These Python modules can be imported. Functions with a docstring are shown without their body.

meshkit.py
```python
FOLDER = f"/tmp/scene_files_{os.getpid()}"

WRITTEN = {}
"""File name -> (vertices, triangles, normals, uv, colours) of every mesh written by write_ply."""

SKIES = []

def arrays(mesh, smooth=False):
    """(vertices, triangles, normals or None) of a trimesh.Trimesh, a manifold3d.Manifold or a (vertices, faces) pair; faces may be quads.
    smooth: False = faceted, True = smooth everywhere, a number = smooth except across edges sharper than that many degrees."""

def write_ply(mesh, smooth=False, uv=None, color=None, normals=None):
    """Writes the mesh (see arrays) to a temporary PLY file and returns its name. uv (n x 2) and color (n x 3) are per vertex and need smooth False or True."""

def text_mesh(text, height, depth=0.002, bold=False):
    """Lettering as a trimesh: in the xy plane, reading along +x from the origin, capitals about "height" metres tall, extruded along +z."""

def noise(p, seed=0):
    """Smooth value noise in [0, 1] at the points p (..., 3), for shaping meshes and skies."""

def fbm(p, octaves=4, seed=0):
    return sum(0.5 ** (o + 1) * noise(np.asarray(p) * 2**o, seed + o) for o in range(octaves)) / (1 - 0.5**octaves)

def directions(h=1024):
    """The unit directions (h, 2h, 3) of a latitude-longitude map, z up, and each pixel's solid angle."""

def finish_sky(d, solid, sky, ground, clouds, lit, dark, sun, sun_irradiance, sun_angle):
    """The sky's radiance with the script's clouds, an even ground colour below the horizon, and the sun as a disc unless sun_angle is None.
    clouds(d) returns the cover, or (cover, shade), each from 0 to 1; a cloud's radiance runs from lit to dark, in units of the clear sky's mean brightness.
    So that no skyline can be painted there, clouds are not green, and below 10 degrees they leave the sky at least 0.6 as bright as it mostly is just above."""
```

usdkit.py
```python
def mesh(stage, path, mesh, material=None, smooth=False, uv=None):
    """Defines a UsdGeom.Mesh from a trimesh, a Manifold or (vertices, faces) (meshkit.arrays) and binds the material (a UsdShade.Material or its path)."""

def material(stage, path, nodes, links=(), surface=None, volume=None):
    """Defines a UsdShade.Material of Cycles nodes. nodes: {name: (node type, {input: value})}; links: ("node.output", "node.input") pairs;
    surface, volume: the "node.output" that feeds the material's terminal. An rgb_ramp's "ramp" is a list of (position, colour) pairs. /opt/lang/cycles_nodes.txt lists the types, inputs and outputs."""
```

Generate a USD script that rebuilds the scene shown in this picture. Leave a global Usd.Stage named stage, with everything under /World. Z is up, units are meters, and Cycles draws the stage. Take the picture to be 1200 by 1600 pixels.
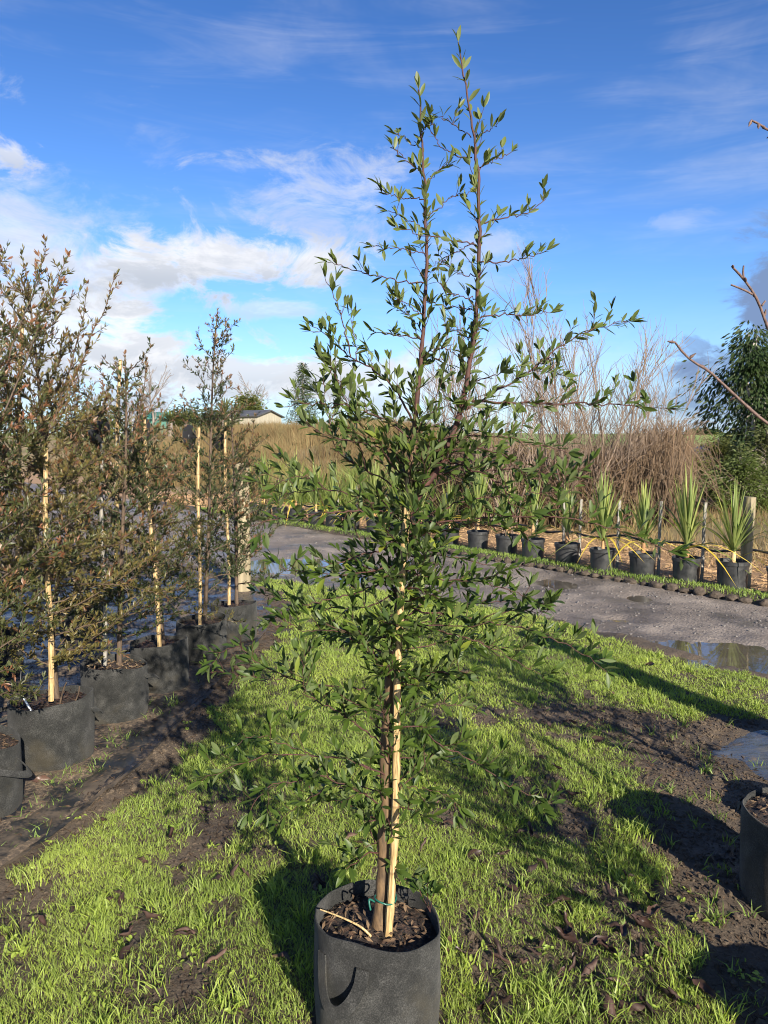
import math
import numpy as np
import trimesh, shapely
from shapely.geometry import Polygon
from scipy.interpolate import PchipInterpolator
from scipy.spatial import Delaunay
import usdkit, meshkit
from meshkit import fbm
from pxr import Usd, UsdGeom, UsdLux, UsdShade, Gf, Sdf, Vt

stage = Usd.Stage.CreateInMemory()
UsdGeom.SetStageUpAxis(stage, UsdGeom.Tokens.z)
UsdGeom.SetStageMetersPerUnit(stage, 1.0)
stage.SetDefaultPrim(UsdGeom.Xform.Define(stage, '/World').GetPrim())
UsdGeom.Scope.Define(stage, '/World/Looks')

# ------------------------------------------------------------------ camera
CAMH = 1.65
PITCH = math.radians(5.24)
FPX = 1200.0                     # focal length in pixels of the 1200 x 1600 photograph
cam = UsdGeom.Camera.Define(stage, '/World/camera')
cam.CreateFocalLengthAttr(24.0)
cam.CreateHorizontalApertureAttr(24.0)
cam.CreateVerticalApertureAttr(32.0)
cam.CreateClippingRangeAttr(Gf.Vec2f(0.05, 8000))
cam.CreateExposureAttr(1.3)
cam.AddTranslateOp().Set(Gf.Vec3d(0, 0, CAMH))
cam.AddRotateXYZOp().Set(Gf.Vec3f(90 - math.degrees(PITCH), 0, 0))

# ------------------------------------------------------------------ sun and sky
SUN_EL, SUN_PHI = 24.0, 23.5     # the sun stands behind the camera, a little to the right
SUN_DIR = np.array([math.sin(math.radians(SUN_PHI)) * math.cos(math.radians(SUN_EL)),
                    -math.cos(math.radians(SUN_PHI)) * math.cos(math.radians(SUN_EL)), math.sin(math.radians(SUN_EL))])
sun = UsdLux.DistantLight.Define(stage, '/World/sun')
sun.CreateIntensityAttr(1.25)
sun.CreateNormalizeAttr(True)
sun.CreateAngleAttr(0.5)
sun.CreateColorAttr(Gf.Vec3f(1.0, 0.91, 0.76))
sun.AddRotateXYZOp().Set(Gf.Vec3f(90 - SUN_EL, 0, SUN_PHI))


class NG:
    """A small builder of Cycles node graphs: strings with a dot are links, everything else is a value."""
    def __init__(self):
        self.nodes, self.links = {}, []

    def add(self, kind, out, **inp):
        name = f'n{len(self.nodes)}'
        vals = {}
        for k, v in inp.items():
            if isinstance(v, str) and '.' in v:
                self.links.append((v, f'{name}.{k}'))
            else:
                vals[k] = v
        self.nodes[name] = (kind, vals)
        return f'{name}.{out}'

    def m(self, op, a, b=0.0, c=0.0):
        return self.add('math', 'value', math_type=op, value1=a, value2=b, value3=c)

    def noise(self, vec, scale, detail=3, rough=0.55, dist=0.0, out='fac'):
        return self.add('noise_texture', out, vector=vec, scale=scale, detail=detail, roughness=rough, distortion=dist)

    def ramp(self, fac, stops):
        return self.add('rgb_ramp', 'color', fac=fac, ramp=stops)

    def mix(self, fac, a, b, blend='mix'):
        return self.add('mix_color', 'result', blend_type=blend, fac=fac, a=a, b=b)

    def smooth(self, v, lo, hi):
        return self.add('map_range', 'result', range_type='smoothstep', value=v, from_min=lo, from_max=hi, to_min=0.0, to_max=1.0)

    def rng(self, v, lo, hi, a, b):
        return self.add('map_range', 'result', range_type='linear', value=v, from_min=lo, from_max=hi, to_min=a, to_max=b, clamp=True)

    def map(self, vec, scale=(1, 1, 1), loc=(0, 0, 0), rot=(0, 0, 0)):
        return self.add('mapping', 'vector', vector=vec, scale=scale, location=loc, rotation=rot)

    def bump(self, h, strength=0.5, dist=0.01):
        return self.add('bump', 'normal', height=h, strength=strength, distance=dist)

    def pos(self):
        return self.add('geometry', 'position')

    def obj(self):
        return self.add('texture_coordinate', 'object')

    def island(self):
        return self.add('geometry', 'random_per_island')

    def make(self, name, surface):
        return usdkit.material(stage, f'/World/Looks/{name}', self.nodes, self.links, surface=surface)


def px_angles(px, py):
    """Azimuth (to the right) and elevation of a pixel of the photograph."""
    yd = (py - 800) / FPX
    c, s = math.cos(PITCH), math.sin(PITCH)
    v = np.array([(px - 600) / FPX, c - yd * s, -(yd * c + s)])
    v /= np.linalg.norm(v)
    return math.atan2(v[0], v[1]), math.asin(v[2])


def make_sky():
    g = NG()
    d = g.add('texture_coordinate', 'generated')
    sky = g.add('sky_texture', 'color', sky_type='single_scattering', sun_disc=False, sun_elevation=math.radians(SUN_EL),
                sun_rotation=math.atan2(SUN_DIR[0], SUN_DIR[1]), altitude=60.0, air_density=1.0, aerosol_density=0.55, ozone_density=2.6)
    x = g.add('separate_xyz', 'x', vector=d)
    y = g.add('separate_xyz', 'y', vector=d)
    z = g.add('separate_xyz', 'z', vector=d)
    az = g.m('arctan2', x, y)
    el = g.m('arcsine', z)
    # cloud coordinates: stretched sideways towards the horizon
    p = g.add('combine_xyz', 'vector', x=g.m('multiply', az, 1.0), y=g.m('multiply', el, 1.9), z=0.37)
    n1 = g.noise(p, 10.0, 10, 0.64, 0.5)
    n2 = g.noise(g.map(p, loc=(3.1, 1.7, 0.0)), 3.2, 6, 0.55, 0.6)
    n3 = g.noise(g.map(p, loc=(0.015, 0.035, 0.0)), 10.0, 10, 0.64, 0.5)      # n1 shifted towards the light: relief
    cover, shade_low = None, None

    def blob(px, py, rx, ry, dens, wob=1.6, soft=0.55):
        a0, e0 = px_angles(px, py)
        wx, wy = rx / FPX * math.cos(e0) , ry / FPX
        dx = g.m('divide', g.m('subtract', az, a0), wx)
        dy = g.m('divide', g.m('subtract', el, e0), wy)
        r = g.m('sqrt', g.m('add', g.m('multiply', dx, dx), g.m('multiply', dy, dy)))
        v = g.m('add', g.m('subtract', 1.0, r), g.m('multiply', g.m('subtract', n1, 0.5), wob * 2))
        return g.m('multiply', g.smooth(v, -0.05, soft), dens), dy

    def union(a, b):
        return b if a is None else g.m('subtract', g.m('add', a, b), g.m('multiply', a, b))
    white = None
    for b in [(340, 408, 230, 50, 0.95), (180, 425, 200, 46, 0.7), (50, 385, 190, 120, 0.75, 1.5, 1.0), (195, 560, 125, 85, 1.0), (70, 530, 170, 110, 0.85),
              (440, 588, 190, 55, 0.9), (500, 310, 170, 80, 0.55, 2.2, 1.0), (430, 482, 80, 17, 0.5), (5, 240, 60, 30, 0.8, 2.6, 0.9), (-10, 130, 40, 30, 0.4, 2.6, 1.0), (790, 385, 110, 36, 0.5, 2.0, 1.0),
              (1060, 345, 50, 14, 0.22, 2.4, 1.0), (225, 205, 60, 40, 0.2, 2.8, 1.2), (560, 600, 150, 70, 0.6), (760, 600, 220, 90, 0.5, 1.4, 1.0), (720, 440, 130, 40, 0.3, 1.8, 1.0)]:
        c, dy = blob(*b)
        white = union(white, c)
        shade_low = g.m('multiply', c, g.smooth(dy, 0.35, -0.75)) if shade_low is None else g.m('maximum', shade_low, g.m('multiply', c, g.smooth(dy, 0.35, -0.75)))
    grey = None
    for b in [(1220, 470, 95, 100, 0.95, 1.4, 0.4), (1210, 580, 130, 80, 0.85, 1.2, 0.6), (1090, 540, 34, 22, 0.55, 3.2, 0.6), (1130, 630, 170, 70, 0.6, 1.0, 1.0)]:
        grey = union(grey, blob(*b)[0])
    # thin streaks high up, and the same broken cloud all round the horizon outside the view
    cir = g.noise(g.map(p, rot=(0, 0, 0.9), scale=(1.0, 5.0, 1.0)), 3.0, 6, 0.6, 0.8)
    cirrus = g.m('multiply', g.smooth(g.m('multiply', g.m('add', cir, n2), 0.5), 0.47, 0.75), 0.22)
    low = g.m('multiply', g.smooth(el, 0.55, 0.12), g.smooth(g.m('absolute', az), 0.5, 0.75))
    ring = g.m('multiply', g.smooth(g.m('add', n2, g.m('multiply', g.m('subtract', n1, 0.5), 0.5)), 0.47, 0.6), low)
    veil = g.m('multiply', g.smooth(el, 0.2, 0.0), 0.3)
    white = union(union(union(white, cirrus), ring), veil)
    relief = g.rng(g.m('subtract', n1, n3), -0.06, 0.06, 0.0, 1.0)
    shade = g.m('multiply', g.m('add', g.m('multiply', relief, 0.38), g.m('multiply', shade_low, 0.6)), 1.0)
    wcol = g.mix(g.m('minimum', shade, 1.0), WHITE_CLOUD, GREY_CLOUD)
    sky = g.mix(1.0, sky, g.mix(g.smooth(el, 0.08, 0.55), SKY_TINT, SKY_TINT_UP), 'multiply')
    col = g.mix(g.m('minimum', white, 0.97), sky, wcol)
    col = g.mix(grey, col, BLUE_CLOUD)
    bg = g.add('background_shader', 'background', color=col, strength=0.1)
    return g.make('sky_look', bg)


WHITE_CLOUD, GREY_CLOUD, BLUE_CLOUD = (4.1, 4.1, 4.2), (2.3, 2.5, 2.85), (0.9, 1.3, 2.2)
SKY_TINT = (0.41, 0.59, 0.86)
SKY_TINT_UP = (0.235, 0.40, 0.65)
dome = UsdLux.DomeLight.Define(stage, '/World/sky')
UsdShade.MaterialBindingAPI.Apply(dome.GetPrim()).Bind(make_sky())
dome.GetPrim().SetCustomDataByKey('kind', 'structure')

# ------------------------------------------------------------------ placing helpers
C, S = math.cos(PITCH), math.sin(PITCH)


def PT(px, py, t):
    """The point seen at a pixel of the photograph at depth t."""
    yd = (py - 800) / FPX
    return np.array([(px - 600) / FPX * t, t * (C - yd * S), CAMH - t * (yd * C + S)])


def PY(px, py, Y):
    """... on the upright plane at distance Y."""
    return PT(px, py, Y / (C - (py - 800) / FPX * S))


def GR(px, py, z=0.0):
    """... on the ground at height z."""
    return PT(px, py, (CAMH - z) / ((py - 800) / FPX * C + S))


used = {}


def numbered(parent, name):
    k = used.get((parent, name), -1) + 1
    used[(parent, name)] = k
    return f'{parent}/{name}' + (f'_{k:03d}' if k else '')


def tag(prim, label=None, cat=None, group=None, kind=None):
    for k, v in (('label', label), ('category', cat), ('group', group), ('kind', kind)):
        if v:
            prim.SetCustomDataByKey(k, v)
    return prim


class Thing:
    def __init__(self, name, label, cat, loc=(0, 0, 0), rz=0.0, group=None, kind=None, scale=1.0):
        self.path = numbered('/World', name)
        x = UsdGeom.Xform.Define(stage, self.path)
        self.loc = np.array(loc, float)
        x.AddTranslateOp().Set(Gf.Vec3d(*map(float, loc)))
        if rz:
            x.AddRotateZOp().Set(float(rz))
        if scale != 1.0:
            x.AddScaleOp().Set(Gf.Vec3f(scale, scale, scale))
        self.prim = tag(x.GetPrim(), label, cat, group, kind)

    def part(self, name, mesh, mat, smooth=False, label=None, local=False, kind=None, under=None):
        """Adds a part; mesh in world coordinates unless local."""
        v, f = mesh if isinstance(mesh, (tuple, list)) else (np.array(mesh.vertices), np.array(mesh.faces))
        if not local:
            v = np.asarray(v) - self.loc
        path = numbered(under or self.path, name)
        m = usdkit.mesh(stage, path, (v, f), mat, smooth)
        tag(m.GetPrim(), label, None, None, kind)
        return path

    def ref(self, src):
        self.prim.GetReferences().AddInternalReference(src)
        self.prim.SetInstanceable(True)
        return self


def solo(name, mesh, mat, label=None, cat=None, smooth=False, group=None, kind=None):
    v, f = mesh if isinstance(mesh, (tuple, list)) else (np.array(mesh.vertices), np.array(mesh.faces))
    m = usdkit.mesh(stage, numbered('/World', name), (v, f), mat, smooth)
    return tag(m.GetPrim(), label, cat, group, kind)


class Bag:
    def __init__(self):
        self.v, self.f, self.n = [], [], 0

    def add(self, v, f=None):
        if f is None:
            v, f = (np.array(v.vertices), np.array(v.faces)) if hasattr(v, 'vertices') else v
        if len(v) == 0:
            return self
        self.v.append(np.asarray(v, float))
        self.f.append(np.asarray(f, int) + self.n)
        self.n += len(v)
        return self

    def out(self):
        return np.vstack(self.v), np.vstack(self.f)


def unit(a):
    a = np.asarray(a, float)
    return a / np.maximum(np.linalg.norm(a, axis=-1, keepdims=True), 1e-9)


def tube(pts, radii, sides=5, cap=True):
    pts = np.asarray(pts, float)
    n = len(pts)
    radii = np.broadcast_to(np.asarray(radii, float), (n,))
    t = unit(np.gradient(pts, axis=0))
    ref = np.eye(3)[np.argmin(np.abs(t.mean(0)))]
    a = unit(np.cross(t, ref))
    b = np.cross(t, a)
    ang = np.arange(sides) / sides * 2 * math.pi
    v = pts[:, None] + radii[:, None, None] * (np.cos(ang)[None, :, None] * a[:, None] + np.sin(ang)[None, :, None] * b[:, None])
    v = v.reshape(-1, 3)
    i = np.arange(n - 1)[:, None] * sides + np.arange(sides)[None]
    j = np.arange(n - 1)[:, None] * sides + (np.arange(sides)[None] + 1) % sides
    f = np.vstack([np.stack([i, j, j + sides], -1).reshape(-1, 3), np.stack([i, j + sides, i + sides], -1).reshape(-1, 3)])
    if cap:
        v = np.vstack([v, pts[:1], pts[-1:]])
        k = np.arange(sides)
        f = np.vstack([f, np.stack([np.full(sides, n * sides), (k + 1) % sides, k], -1),
                       np.stack([np.full(sides, n * sides + 1), (n - 1) * sides + k, (n - 1) * sides + (k + 1) % sides], -1)])
    return v, f


def curve(pts, n):
    pts = np.asarray(pts, float)
    if len(pts) < 3:
        u = np.linspace(0, 1, n)[:, None]
        return pts[0] * (1 - u) + pts[-1] * u
    u = np.r_[0, np.cumsum(np.linalg.norm(np.diff(pts, axis=0), axis=1))]
    return PchipInterpolator(u / u[-1], pts)(np.linspace(0, 1, n))


LT = np.array([0.3, 0.6, 0.85])
LW = np.array([0.8, 1.0, 0.58])


def leaves(P, D, N, L, W, fold=0.25, bend=-0.12, fine=True):
    """Many leaves as one mesh: base P, axis D, face N, length L, width W."""
    P, D, N = np.asarray(P, float), unit(D), np.asarray(N, float)
    B = unit(np.cross(N, D))
    N = np.cross(D, B)
    n = len(P)
    L = np.broadcast_to(L, (n,))[:, None]
    W = np.broadcast_to(W, (n,))[:, None]
    bend = np.broadcast_to(bend, (n,))[:, None]
    rows = list(zip(LT, LW)) if fine else [(0.5, 1.0)]
    v = [P]
    for t, w in rows:
        c = P + D * L * t + N * bend * L * t * t
        v += [c + B * W * w / 2 + N * fold * W * w / 2, c, c - B * W * w / 2 + N * fold * W * w / 2]
    v.append(P + D * L + N * bend * L)
    k = len(v)
    v = np.stack(v, 1).reshape(-1, 3)
    f = [[0, 2, 1], [0, 3, 2]]
    for r in range(len(rows) - 1):
        o = 1 + 3 * r
        f += [[o, o + 1, o + 4], [o, o + 4, o + 3], [o + 1, o + 2, o + 5], [o + 1, o + 5, o + 4]]
    o = 1 + 3 * (len(rows) - 1)
    f += [[o, o + 1, k - 1], [o + 1, o + 2, k - 1]]
    f = (np.array(f)[None] + (np.arange(n) * k)[:, None, None]).reshape(-1, 3)
    return v, f


def blades(P, D, side, L, W, lean):
    """Grass blades: base P, up-ish direction D, bending along lean."""
    D, side = unit(D), unit(side)
    n = len(P)
    L, W = np.broadcast_to(L, (n,))[:, None], np.broadcast_to(W, (n,))[:, None]
    mid = P + D * L * 0.55 + lean * L * 0.18
    tip = P + D * L * 0.9 + lean * L * 0.62
    v = np.stack([P - side * W / 2, P + side * W / 2, mid - side * W * 0.42, mid + side * W * 0.42, tip], 1).reshape(-1, 3)
    f = (np.array([[0, 1, 3], [0, 3, 2], [2, 3, 4]])[None] + (np.arange(n) * 5)[:, None, None]).reshape(-1, 3)
    return v, f


def sheet(poly, step, zfun, extra=0.0):
    """A triangulated sheet over a polygon, draped on zfun(x, y) + extra."""
    x0, y0, x1, y1 = poly.bounds
    gx, gy = np.meshgrid(np.arange(x0, x1, step), np.arange(y0, y1, step))
    p = np.c_[gx.ravel(), gy.ravel()]
    inner = poly.buffer(-step * 0.6)
    p = p[shapely.contains_xy(inner, p[:, 0], p[:, 1])]
    ring = poly.segmentize(step).exterior.coords
    p = np.vstack([p, np.array(ring)[:-1]])
    t = Delaunay(p).simplices
    c = p[t].mean(1)
    t = t[shapely.contains_xy(poly, c[:, 0], c[:, 1])]
    a, b, d = p[t[:, 0]], p[t[:, 1]], p[t[:, 2]]
    cr = (b[:, 0] - a[:, 0]) * (d[:, 1] - a[:, 1]) - (b[:, 1] - a[:, 1]) * (d[:, 0] - a[:, 0])
    t[cr < 0] = t[cr < 0][:, ::-1]
    return np.c_[p, zfun(p[:, 0], p[:, 1]) + extra], t


def gpoly(px):
    return Polygon([GR(*p)[:2] for p in px])


def sstep(x, a, b):
    u = np.clip((x - a) / (b - a), 0, 1)
    return u * u * (3 - 2 * u)
# ------------------------------------------------------------------ materials
def principled(name, build):
    g = NG()
    kw = build(g)
    return g.make(name, g.add('principled_bsdf', 'BSDF', **kw))


def leaf_look(name, stops, rough=0.38, trans=0.22, tcol=None, zmix=None, spec=0.5, scale=9.0, uf=0.35, wi=0.7, wn=0.6):
    """Leaves: colour varies from leaf to leaf, paler underside, some light comes through."""
    g = NG()
    r = g.m('fraction', g.m('add', g.island(), g.add('object_info', 'random')))
    n = g.noise(g.pos(), scale, 2)
    f = g.m('add', g.m('multiply', r, wi), g.m('multiply', g.m('subtract', n, 0.35), wn))
    col = g.ramp(f, stops)
    if zmix:                                    # younger growth higher up the plant
        z = g.add('separate_xyz', 'z', vector=g.pos())
        col = g.mix(g.m('multiply', g.smooth(z, zmix[0], zmix[1]), zmix[3]), col, g.ramp(f, zmix[2]))
    back = g.add('geometry', 'backfacing')
    under = g.mix(uf, col, (0.17, 0.2, 0.1))
    col2 = g.mix(back, col, under)
    p = g.add('principled_bsdf', 'BSDF', base_color=col2, roughness=g.m('add', rough, g.m('multiply', back, 0.25)), specular_ior_level=spec)
    t = g.add('translucent_bsdf', 'BSDF', color=g.mix(1.0, col, tcol or (1.6, 1.7, 0.6), 'multiply'))
    return g.make(name, g.add('mix_closure', 'closure', fac=trans, closure1=p, closure2=t))


M = {}
M['leaf'] = leaf_look('leaf_green', [(0, (0.022, 0.044, 0.009)), (0.4, (0.055, 0.088, 0.013)), (0.72, (0.125, 0.160, 0.022)), (1, (0.27, 0.26, 0.030))], rough=0.46, spec=0.28,
                      zmix=(1.3, 2.3, [(0, (0.055, 0.080, 0.022)), (0.5, (0.12, 0.140, 0.034)), (1, (0.24, 0.215, 0.055))], 0.85))
M['bronze'] = leaf_look('leaf_bronze', [(0, (0.012, 0.023, 0.007)), (0.4, (0.032, 0.042, 0.011)), (0.72, (0.080, 0.070, 0.020)), (1, (0.22, 0.135, 0.042))], rough=0.42, spec=0.35)
M['young'] = leaf_look('leaf_young', [(0, (0.060, 0.040, 0.016)), (0.5, (0.14, 0.064, 0.030)), (1, (0.27, 0.090, 0.050))], rough=0.42)
M['grass'] = leaf_look('grass_blade', [(0, (0.055, 0.115, 0.022)), (0.25, (0.16, 0.245, 0.042)), (0.55, (0.32, 0.395, 0.070)), (0.82, (0.47, 0.50, 0.12)), (1, (0.60, 0.50, 0.25))], rough=0.5, trans=0.4,
                       tcol=(1.5, 1.5, 0.5), scale=1.3)
M['flax'] = leaf_look('sword_leaf', [(0, (0.10, 0.16, 0.03)), (0.5, (0.20, 0.25, 0.05)), (1, (0.36, 0.36, 0.09))], rough=0.4, trans=0.25)
M['yellowing'] = leaf_look('yellow_leaf', [(0, (0.5, 0.36, 0.03)), (1, (0.62, 0.48, 0.10))], rough=0.5)
M['tan'] = leaf_look('dry_grass', [(0, (0.11, 0.075, 0.036)), (0.4, (0.21, 0.138, 0.064)), (0.75, (0.31, 0.23, 0.115)), (1, (0.15, 0.17, 0.05))], rough=0.7, trans=0.3, tcol=(1.2, 1.1, 0.8), scale=0.28, spec=0.2, wi=0.45, wn=1.5)
M['straw'] = leaf_look('straw', [(0, (0.25, 0.14, 0.07)), (0.5, (0.45, 0.28, 0.14)), (1, (0.6, 0.42, 0.24))], rough=0.8, trans=0.1, tcol=(1, 1, 1), spec=0.2)
M['evergreen'] = leaf_look('evergreen_leaf', [(0, (0.014, 0.028, 0.008)), (0.5, (0.036, 0.060, 0.014)), (1, (0.10, 0.125, 0.030))], rough=0.5, scale=1.2, spec=0.3)
M['olive'] = leaf_look('olive_leaf', [(0, (0.03, 0.04, 0.012)), (0.5, (0.075, 0.085, 0.02)), (1, (0.14, 0.13, 0.03))], rough=0.5, scale=1.2, spec=0.3)
M['farpine'] = leaf_look('conifer_leaf', [(0, (0.025, 0.045, 0.028)), (1, (0.07, 0.10, 0.06))], rough=0.6, scale=0.6, spec=0.2)
M['dead'] = leaf_look('dead_leaf', [(0, (0.020, 0.012, 0.010)), (0.6, (0.050, 0.028, 0.022)), (1, (0.11, 0.062, 0.045))], rough=0.42, trans=0.03, tcol=(1, 1, 1), spec=0.35, scale=30, uf=0.0)


def bark(name, a, b, scale=60, rough=0.75, stretch=0.25):
    def build(g):
        p = g.map(g.pos(), scale=(1, 1, stretch))
        n = g.noise(p, scale, 5, 0.65)
        return dict(base_color=g.ramp(n, [(0.3, a), (0.7, b)]), roughness=rough, normal=g.bump(n, 0.6, 0.004))
    return principled(name, build)


M['bark'] = bark('bark_brown', (0.036, 0.022, 0.012), (0.16, 0.098, 0.046), 70)
M['twig'] = bark('bark_red', (0.024, 0.010, 0.008), (0.080, 0.028, 0.020), 120)
M['bronzebark'] = bark('bark_dark', (0.030, 0.020, 0.014), (0.11, 0.072, 0.045), 90)
M['cherrybark'] = bark('bark_cherry', (0.050, 0.030, 0.026), (0.17, 0.105, 0.085), 150)
M['palebark'] = bark('bark_pale', (0.2, 0.17, 0.14), (0.5, 0.45, 0.4), 6)
M['willow'] = bark('bark_willow', (0.085, 0.060, 0.044), (0.20, 0.145, 0.105), 8)
M['brush'] = bark('brush_twig', (0.048, 0.030, 0.016), (0.165, 0.105, 0.058), 2)
M['farbark'] = bark('bark_grey', (0.12, 0.10, 0.085), (0.24, 0.2, 0.17), 2)
M['post'] = bark('weathered_post', (0.13, 0.105, 0.062), (0.30, 0.25, 0.16), 14, stretch=0.12)
M['greystake'] = bark('weathered_stake', (0.12, 0.11, 0.095), (0.30, 0.28, 0.24), 30, stretch=0.1)


def bamboo(g):
    p = g.pos()
    z = g.add('separate_xyz', 'z', vector=p)
    n = g.noise(g.map(p, scale=(6, 6, 0.5)), 40, 4)
    ring = g.smooth(g.m('absolute', g.m('subtract', g.m('fraction', g.m('multiply', z, 5.3)), 0.5)), 0.035, 0.0)
    col = g.ramp(n, [(0.32, (0.13, 0.085, 0.04)), (0.48, (0.34, 0.23, 0.10)), (0.7, (0.50, 0.38, 0.20))])
    return dict(base_color=g.mix(g.m('multiply', ring, 0.6), col, (0.16, 0.1, 0.05)), roughness=0.5, normal=g.bump(g.m('add', g.m('multiply', n, 0.3), ring), 0.4, 0.003))


M['bamboo'] = principled('bamboo_cane', bamboo)


def felt(g):
    p = g.pos()
    f = g.noise(p, 260, 4, 0.75)
    m = g.noise(p, 14, 5, 0.6)
    d = g.noise(g.map(p, loc=(3, 1, 7)), 5, 4, 0.6)
    z = g.add('separate_xyz', 'z', vector=p)
    col = g.ramp(g.m('add', g.m('multiply', f, 0.6), g.m('multiply', m, 0.4)), [(0.36, (0.005, 0.0055, 0.0055)), (0.5, (0.018, 0.0185, 0.018)), (0.64, (0.062, 0.061, 0.058))])
    dirt = g.m('multiply', g.smooth(g.m('add', d, g.m('multiply', z, -0.9)), 0.36, 0.62), 0.6)
    return dict(base_color=g.mix(dirt, col, (0.040, 0.034, 0.022)), roughness=0.93, specular_ior_level=0.2, sheen_weight=0.05, sheen_roughness=0.6,
                normal=g.bump(g.m('add', f, g.m('multiply', m, 1.5)), 0.55, 0.004))


M['felt'] = principled('grey_felt', felt)


def pottingsoil(g):
    p = g.pos()
    n = g.noise(p, 55, 6, 0.7)
    v = g.add('voronoi_texture', 'color', vector=p, scale=110.0)
    b = g.add('separate_xyz', 'x', vector=v)
    col = g.ramp(g.m('add', g.m('multiply', n, 0.6), g.m('multiply', b, 0.4)), [(0.3, (0.010, 0.007, 0.006)), (0.55, (0.030, 0.018, 0.013)), (0.72, (0.085, 0.045, 0.026)), (0.85, (0.16, 0.09, 0.05))])
    return dict(base_color=col, roughness=0.7, normal=g.bump(g.m('add', n, g.m('multiply', b, 0.5)), 1.0, 0.02))


M['pottingsoil'] = principled('potting_mix', pottingsoil)
M['plastic'] = principled('black_plastic', lambda g: dict(base_color=g.ramp(g.noise(g.pos(), 12, 4), [(0.3, (0.012, 0.013, 0.015)), (0.75, (0.045, 0.045, 0.046))]), roughness=g.rng(g.noise(g.pos(), 30, 3), 0.3, 0.7, 0.3, 0.55)))
M['pipe'] = principled('black_pipe', lambda g: dict(base_color=(0.016, 0.016, 0.018), roughness=0.4))
M['tie'] = principled('green_tie', lambda g: dict(base_color=(0.012, 0.09, 0.065), roughness=0.35))
M['metal'] = principled('grey_metal', lambda g: dict(base_color=(0.4, 0.42, 0.45), metallic=0.7, roughness=0.4))
M['wall'] = principled('cream_weatherboard', lambda g: dict(base_color=g.ramp(g.noise(g.map(g.pos(), scale=(2, 2, 0.3)), 2.0, 4), [(0.3, (0.26, 0.235, 0.18)), (0.7, (0.34, 0.31, 0.24))]), roughness=0.8))
M['roof'] = principled('dark_roof', lambda g: dict(base_color=g.ramp(g.noise(g.pos(), 1.5, 4), [(0.3, (0.05, 0.05, 0.055)), (0.7, (0.085, 0.085, 0.09))]), roughness=0.6))
M['greenroof'] = principled('green_roof', lambda g: dict(base_color=(0.03, 0.13, 0.10), roughness=0.5))
M['navy'] = principled('navy_canopy', lambda g: dict(base_color=g.ramp(g.noise(g.pos(), 3, 4), [(0.3, (0.012, 0.015, 0.04)), (0.7, (0.03, 0.036, 0.075))]), roughness=0.55))
M['window'] = principled('window_glass', lambda g: dict(base_color=(0.02, 0.025, 0.03), roughness=0.1))
M['white'] = principled('white_paint', lambda g: dict(base_color=(0.7, 0.7, 0.68), roughness=0.5))


def water():
    g = NG()
    n = g.noise(g.pos(), 9, 3)
    b = g.bump(n, 0.04, 0.01)
    p = g.add('principled_bsdf', 'BSDF', base_color=g.ramp(g.noise(g.pos(), 3, 3), [(0.3, (0.05, 0.041, 0.030)), (0.7, (0.10, 0.083, 0.062))]), roughness=0.03, ior=1.33, specular_ior_level=1.0, normal=b)
    return g.make('puddle_water', p)


M['water'] = water()


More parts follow.
